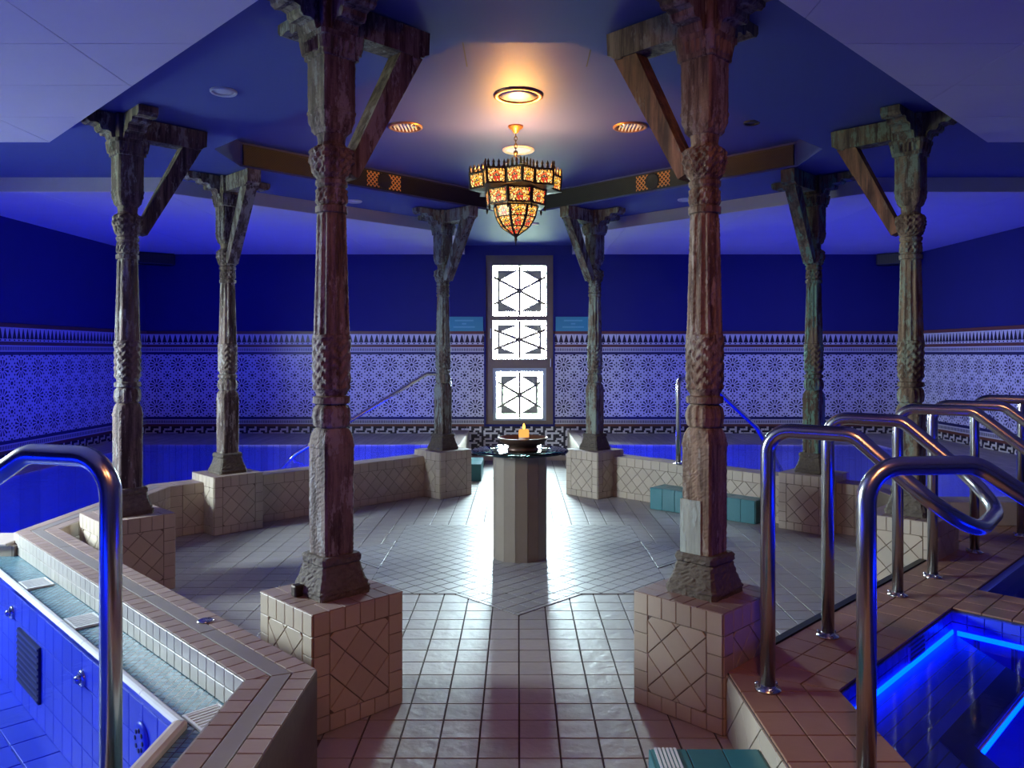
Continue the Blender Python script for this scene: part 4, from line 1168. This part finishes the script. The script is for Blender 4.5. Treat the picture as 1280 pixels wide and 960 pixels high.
def tier(poly_b, poly_t, z0, z1, inset_x=.014, inset_z=.014, nm='tier'):
    n = len(poly_b)
    for i in range(n):
        A, B, Ct, D = Vector((*poly_b[i], z0)), Vector((*poly_b[(i + 1) % n], z0)), Vector((*poly_t[(i + 1) % n], z1)), Vector((*poly_t[i], z1))
        u = (B - A).normalized() if (B - A).length > .012 else (Ct - D).normalized(); mid0 = (A + B) / 2; mid1 = (Ct + D) / 2
        v = (mid1 - mid0).normalized(); fr = frame((A + B + Ct + D) / 4, u, v); inv = fr.inverted()
        q = [tuple((inv @ p)[:2]) for p in (A, B, Ct, D)]
        c = [(-1, -1), (1, -1), (1, 1), (-1, 1)]
        H = (q[2][1] - q[0][1]) / 2
        def ins(p, s): return (p[0] - s[0] * min(inset_x, abs(p[0]) * .45), p[1] - s[1] * min(inset_z, H * .4))
        qi = [ins(p, s) for p, s in zip(q, c)]
        # frame ring
        V = [(x, y, .004) for x, y in q] + [(x, y, .004) for x, y in qi] + [(x, y, -.006) for x, y in q] + [(x, y, -.006) for x, y in qi]
        F = []
        for k in range(4):
            j = (k + 1) % 4; F += [(k, j, 4 + j, 4 + k), (8 + k, 12 + k, 12 + j, 8 + j), (4 + k, 4 + j, 12 + j, 12 + k), (k, 8 + k, 8 + j, j)]
        o = mesh_obj(nm + '_frame', V, F, M['iron'], lan); o.matrix_local = fr
        g2 = mesh_obj('glass_panel', [(x, y, -.001) for x, y in qi], [(0, 1, 2, 3)], M['stained'], lan); g2.matrix_local = fr
tier([(x * .97, y * .97) for x, y in star], star, Z(zb_), Z(zt), nm='star_tier')
pc = ccw(star)
mesh_obj('star_tier_floor', [(x, y, Z(zb_) - .002) for x, y in pc] + [(0, 0, Z(zb_) - .03)], [(i, (i + 1) % 16, 16) for i in range(16)], M['iron'], lan)
def ngon(r, n=8, ph=8.0): return [(r * math.cos(math.radians(-90 + ph + 22.5) + 2 * math.pi * k / n), r * math.sin(math.radians(-90 + ph + 22.5) + 2 * math.pi * k / n)) for k in range(n)]
tier(ngon(.222), ngon(.236), Z(2.592), Z(2.71), .014, .013, 'drum')
prev = None
prof = [(.172, 2.588), (.152, 2.51), (.108, 2.44), (.030, 2.388)]
for (ra, za), (rb, zb2) in zip(prof[:-1], prof[1:]): tier(ngon(rb), ngon(ra), Z(zb2), Z(za), .010, .004, 'bowl')
mesh_obj('drum_floor', [(x, y, Z(2.590)) for x, y in ngon(.222)] + [(x, y, Z(2.588)) for x, y in ngon(.172)], [(i, (i + 1) % 8, 8 + (i + 1) % 8, 8 + i) for i in range(8)], M['iron'], lan)
revolve('finial', [(.03, Z(2.392)), (.034, Z(2.384)), (.016, Z(2.372)), (.008, Z(2.36)), (.012, Z(2.35)), (.006, Z(2.335)), (.002, Z(2.305))], M['iron'], lan, 14)
for i in range(16):
    A, B = Vector(star[i]), Vector(star[(i + 1) % 16]); L = (B - A).length; u = (B - A).normalized()
    for t_ in (.12, .38, .64, .9):
        p = A + u * L * t_; nrm = Vector((-u.y, u.x))
        w2, th = .011, .004
        V = []
        for s in (-th, th):
            for (dx, z) in ((-w2, 0), (w2, 0), (w2 * .55, .022), (w2 * .9, .032), (0, .056), (-w2 * .9, .032), (-w2 * .55, .022)):
                q = p + u * dx + nrm * s; V.append((q.x, q.y, Z(zt) + z))
        F = [tuple(range(7)), tuple(range(13, 6, -1))] + [(k, 7 + k, 7 + (k + 1) % 7, (k + 1) % 7) for k in range(7)]
        mesh_obj('crest_spike', V, F, M['iron'], lan)
for k in range(8):
    x, y = ngon(.236)[k]; revolve('drop_bead', [(.0005, -.045), (.006, -.035), (.010, -.018), (.004, -.004), (.003, 0.004)], M['iron'], lan, 10, loc=(x * .95, y * .95, Z(2.592)))
l = bpy.data.lights.new('lantern_bulb', 'POINT'); l.energy = 105; l.color = (1, .45, .10); l.shadow_soft_size = .05
lo = bpy.data.objects.new('lantern_bulb', l); COL.objects.link(lo); lo.location = (LX + .0, LY - .08, 2.80)

# ------------------------------------------------------------------ handrails
RAD = .027
def flange(root, x, y, z, near=True):
    f = revolve('foot_flange', [(.048, 0), (.048, .007), (.030, .012), (.028, .02)], M['steel'], root, 24, loc=(x, y, z))
    if near:
        for k in range(3):
            a = .5 + k * 2 * math.pi / 3; revolve('bolt', [(.009, .006), (.009, .016), (.006, .022), (.0005, .023)], M['chrome'], f, 10, loc=(x + .040 * math.cos(a), y + .040 * math.sin(a), z))
def loop_rail(p1, p2, zt, d, flat, run, drop, label, group=None, near=True):
    root = empty('handrail', (p1[0], p1[1], PZ)); tag(root, label, 'handrail', group)
    o = Vector((p1[0], p1[1], PZ)); d = Vector((d[0], d[1], 0)).normalized()
    a, b = Vector((p1[0], p1[1], 0)), Vector((p2[0], p2[1], 0))
    pts = [a + Vector((0, 0, PZ)), a + Vector((0, 0, zt)), a + d * flat + Vector((0, 0, zt)), a + d * (flat + run) + Vector((0, 0, zt - drop)),
           b + d * (flat + run) + Vector((0, 0, zt - drop)), b + d * flat + Vector((0, 0, zt)), b + Vector((0, 0, zt)), b + Vector((0, 0, PZ))]
    tube('tube', [p - o for p in fillet(pts, [.085, .085, .085, .30, .30, .085, .085, .085], 9)], RAD, M['steel'], root, 20)
    flange(root, 0, 0, 0, near); flange(root, b.x - a.x, b.y - a.y, 0, near)
G_ = 'steel loop handrails on the platform'
loop_rail((.926, 2.895), (1.365, 3.44), 1.215, (1, -.75), .30, .36, .31, 'double steel handrail dipping over the small stepped pool', G_)
loop_rail((1.955, 4.02), (2.31, 4.35), 1.215, (1, -.75), .34, .5, .40, 'double steel handrail at the walkway between the two small pools', G_)
loop_rail((2.86, 4.89), (3.43, 5.32), 1.215, (1, -.75), .34, .5, .40, 'double steel handrail by the right wall end of second small pool'.replace('right wall end', 'far corner'), G_)
def open_rail(pts, base, label, rad=.085, fl=(), r=RAD, near=True):
    root = empty('handrail', base); tag(root, label, 'handrail')
    o = Vector(base); tube('tube', [p - o for p in fillet(pts, rad)], r, M['steel'], root, 20)
    for f in fl: flange(root, f[0] - o.x, f[1] - o.y, f[2] - o.z, near)
# single rail where the platform starts
open_rail([(.995, 2.23, PZ), (.995, 2.23, 1.175), (1.31, 2.23, 1.18), (2.35, 1.95, .45)], (.995, 2.23, PZ), 'single steel handrail at the terracotta platform front corner', .10, [(.995, 2.23, PZ)])
# rail of the foot pool
open_rail([(-1.045, 2.0, GZ), (-1.045, 2.0, 1.232), (-1.31, 2.08, 1.232), (-2.3, 2.38, .62)], (-1.045, 2.0, GZ), 'steel handrail standing in the gutter of the foot pool', .10, [(-1.045, 2.0, GZ)], .027)
# rails into the main pool
open_rail([(1.55, 7.56, KZ), (1.55, 7.56, 1.26), (1.85, 7.85, 1.26), (2.55, 8.35, .70), (2.9, 8.6, .2)], (1.55, 7.56, KZ), 'thin steel rail entering the main pool above the turquoise step', .09, [(1.55, 7.56, KZ)], .024)
open_rail([(-.80, 9.05, KZ), (-.80, 9.05, 1.26), (-1.05, 8.95, 1.26), (-2.42, 8.45, .40), (-2.6, 8.4, .2)], (-.80, 9.05, KZ), 'steel rail sloping into the main pool beside the window', .09, [(-.80, 9.05, KZ)], .022)

# ------------------------------------------------------------------ turquoise steps
def turq_step(loc, rz, L, D, H, label, ribbed=False):
    root = empty('tiled_step', loc, rz); tag(root, label, 'step', 'turquoise tiled steps')
    box('step_core', 0, L, 0, D, 0, H - .006, M['grout'], root)
    k = max(2, round(L / .13))
    lay(root, 'step_tile', [[(p, 0), (q, 0), (q, H), (p, H)] for p, q in even(0, L, k)], None, frame((0, 0, 0), (1, 0, 0), (0, 0, 1)), M['turq'])
    lay(root, 'step_tile', [[(p, 0), (q, 0), (q, H), (p, H)] for p, q in even(0, D, 2)], None, frame((0, D, 0), (0, -1, 0), (0, 0, 1)), M['turq'])
    lay(root, 'step_tile', [[(p, 0), (q, 0), (q, H), (p, H)] for p, q in even(0, D, 2)], None, frame((L, 0, 0), (0, 1, 0), (0, 0, 1)), M['turq'])
    lay(root, 'step_tile', [[(p, a), (q, a), (q, b), (p, b)] for p, q in even(0, L, k) for a, b in even(0, D, 2)], None, frame((0, 0, H - .006), (1, 0, 0), (0, 1, 0)), M['turq'])
    if ribbed:
        for i in range(6): box('anti_slip_rib', .012 + i * .013, .020 + i * .013, 0.0, D, H, H + .004, M['white'], root)
turq_step((1.27, 7.50, 0), -math.pi / 4 + .08, 1.05, .30, .205, 'long turquoise tiled step against the main pool kerb')
turq_step((-.70, 9.1, 0), 0, .26, .6, .2, 'turquoise tiled step in the window passage')
turq_step((.445, 2.16, 0), 0, .36, .47, .165, 'turquoise step with ribbed edge against the terracotta platform', True)

# ------------------------------------------------------------------ wall signs, speakers
def sign(x0, x1, label):
    root = empty('wall_sign', ((x0 + x1) / 2, YB - .001, 1.905)); tag(root, label, 'sign', 'turquoise signs beside the window')
    w = (x1 - x0) / 2
    box('plate', -w, w, -.012, 0, -.103, .098, M['sign'], root)
    for z, ww in ((.045, .13), (.0, .03), (-.045, .15)):
        box('faint_line', -ww, ww, -.0135, -.012, z - .010, z + .010, M['signtext'], root)
sign(-1.02, -.495, 'turquoise wall sign behind the column by the sloping rail'); sign(.52, 1.01, 'turquoise wall sign on the turquoise step side of the window')
for x, rz, lb in ((-5.02, .6, 'black wall speaker in the corner behind the gutter pool'), (5.22, -.6, 'black wall speaker in the corner behind the handrails')):
    root = empty('wall_speaker', (x, YB - .16, 2.80), rz); tag(root, lb, 'speaker', 'black corner speakers')
    box('cabinet', -.26, .26, -.10, .10, -.09, .07, M['black'], root, .02); box('speaker_grille', -.23, .23, -.108, -.10, -.075, .055, M['grille'], root)
    tube('bracket', [(0, .08, .05), (0, .10, .075)], .015, M['black'], root, 8)
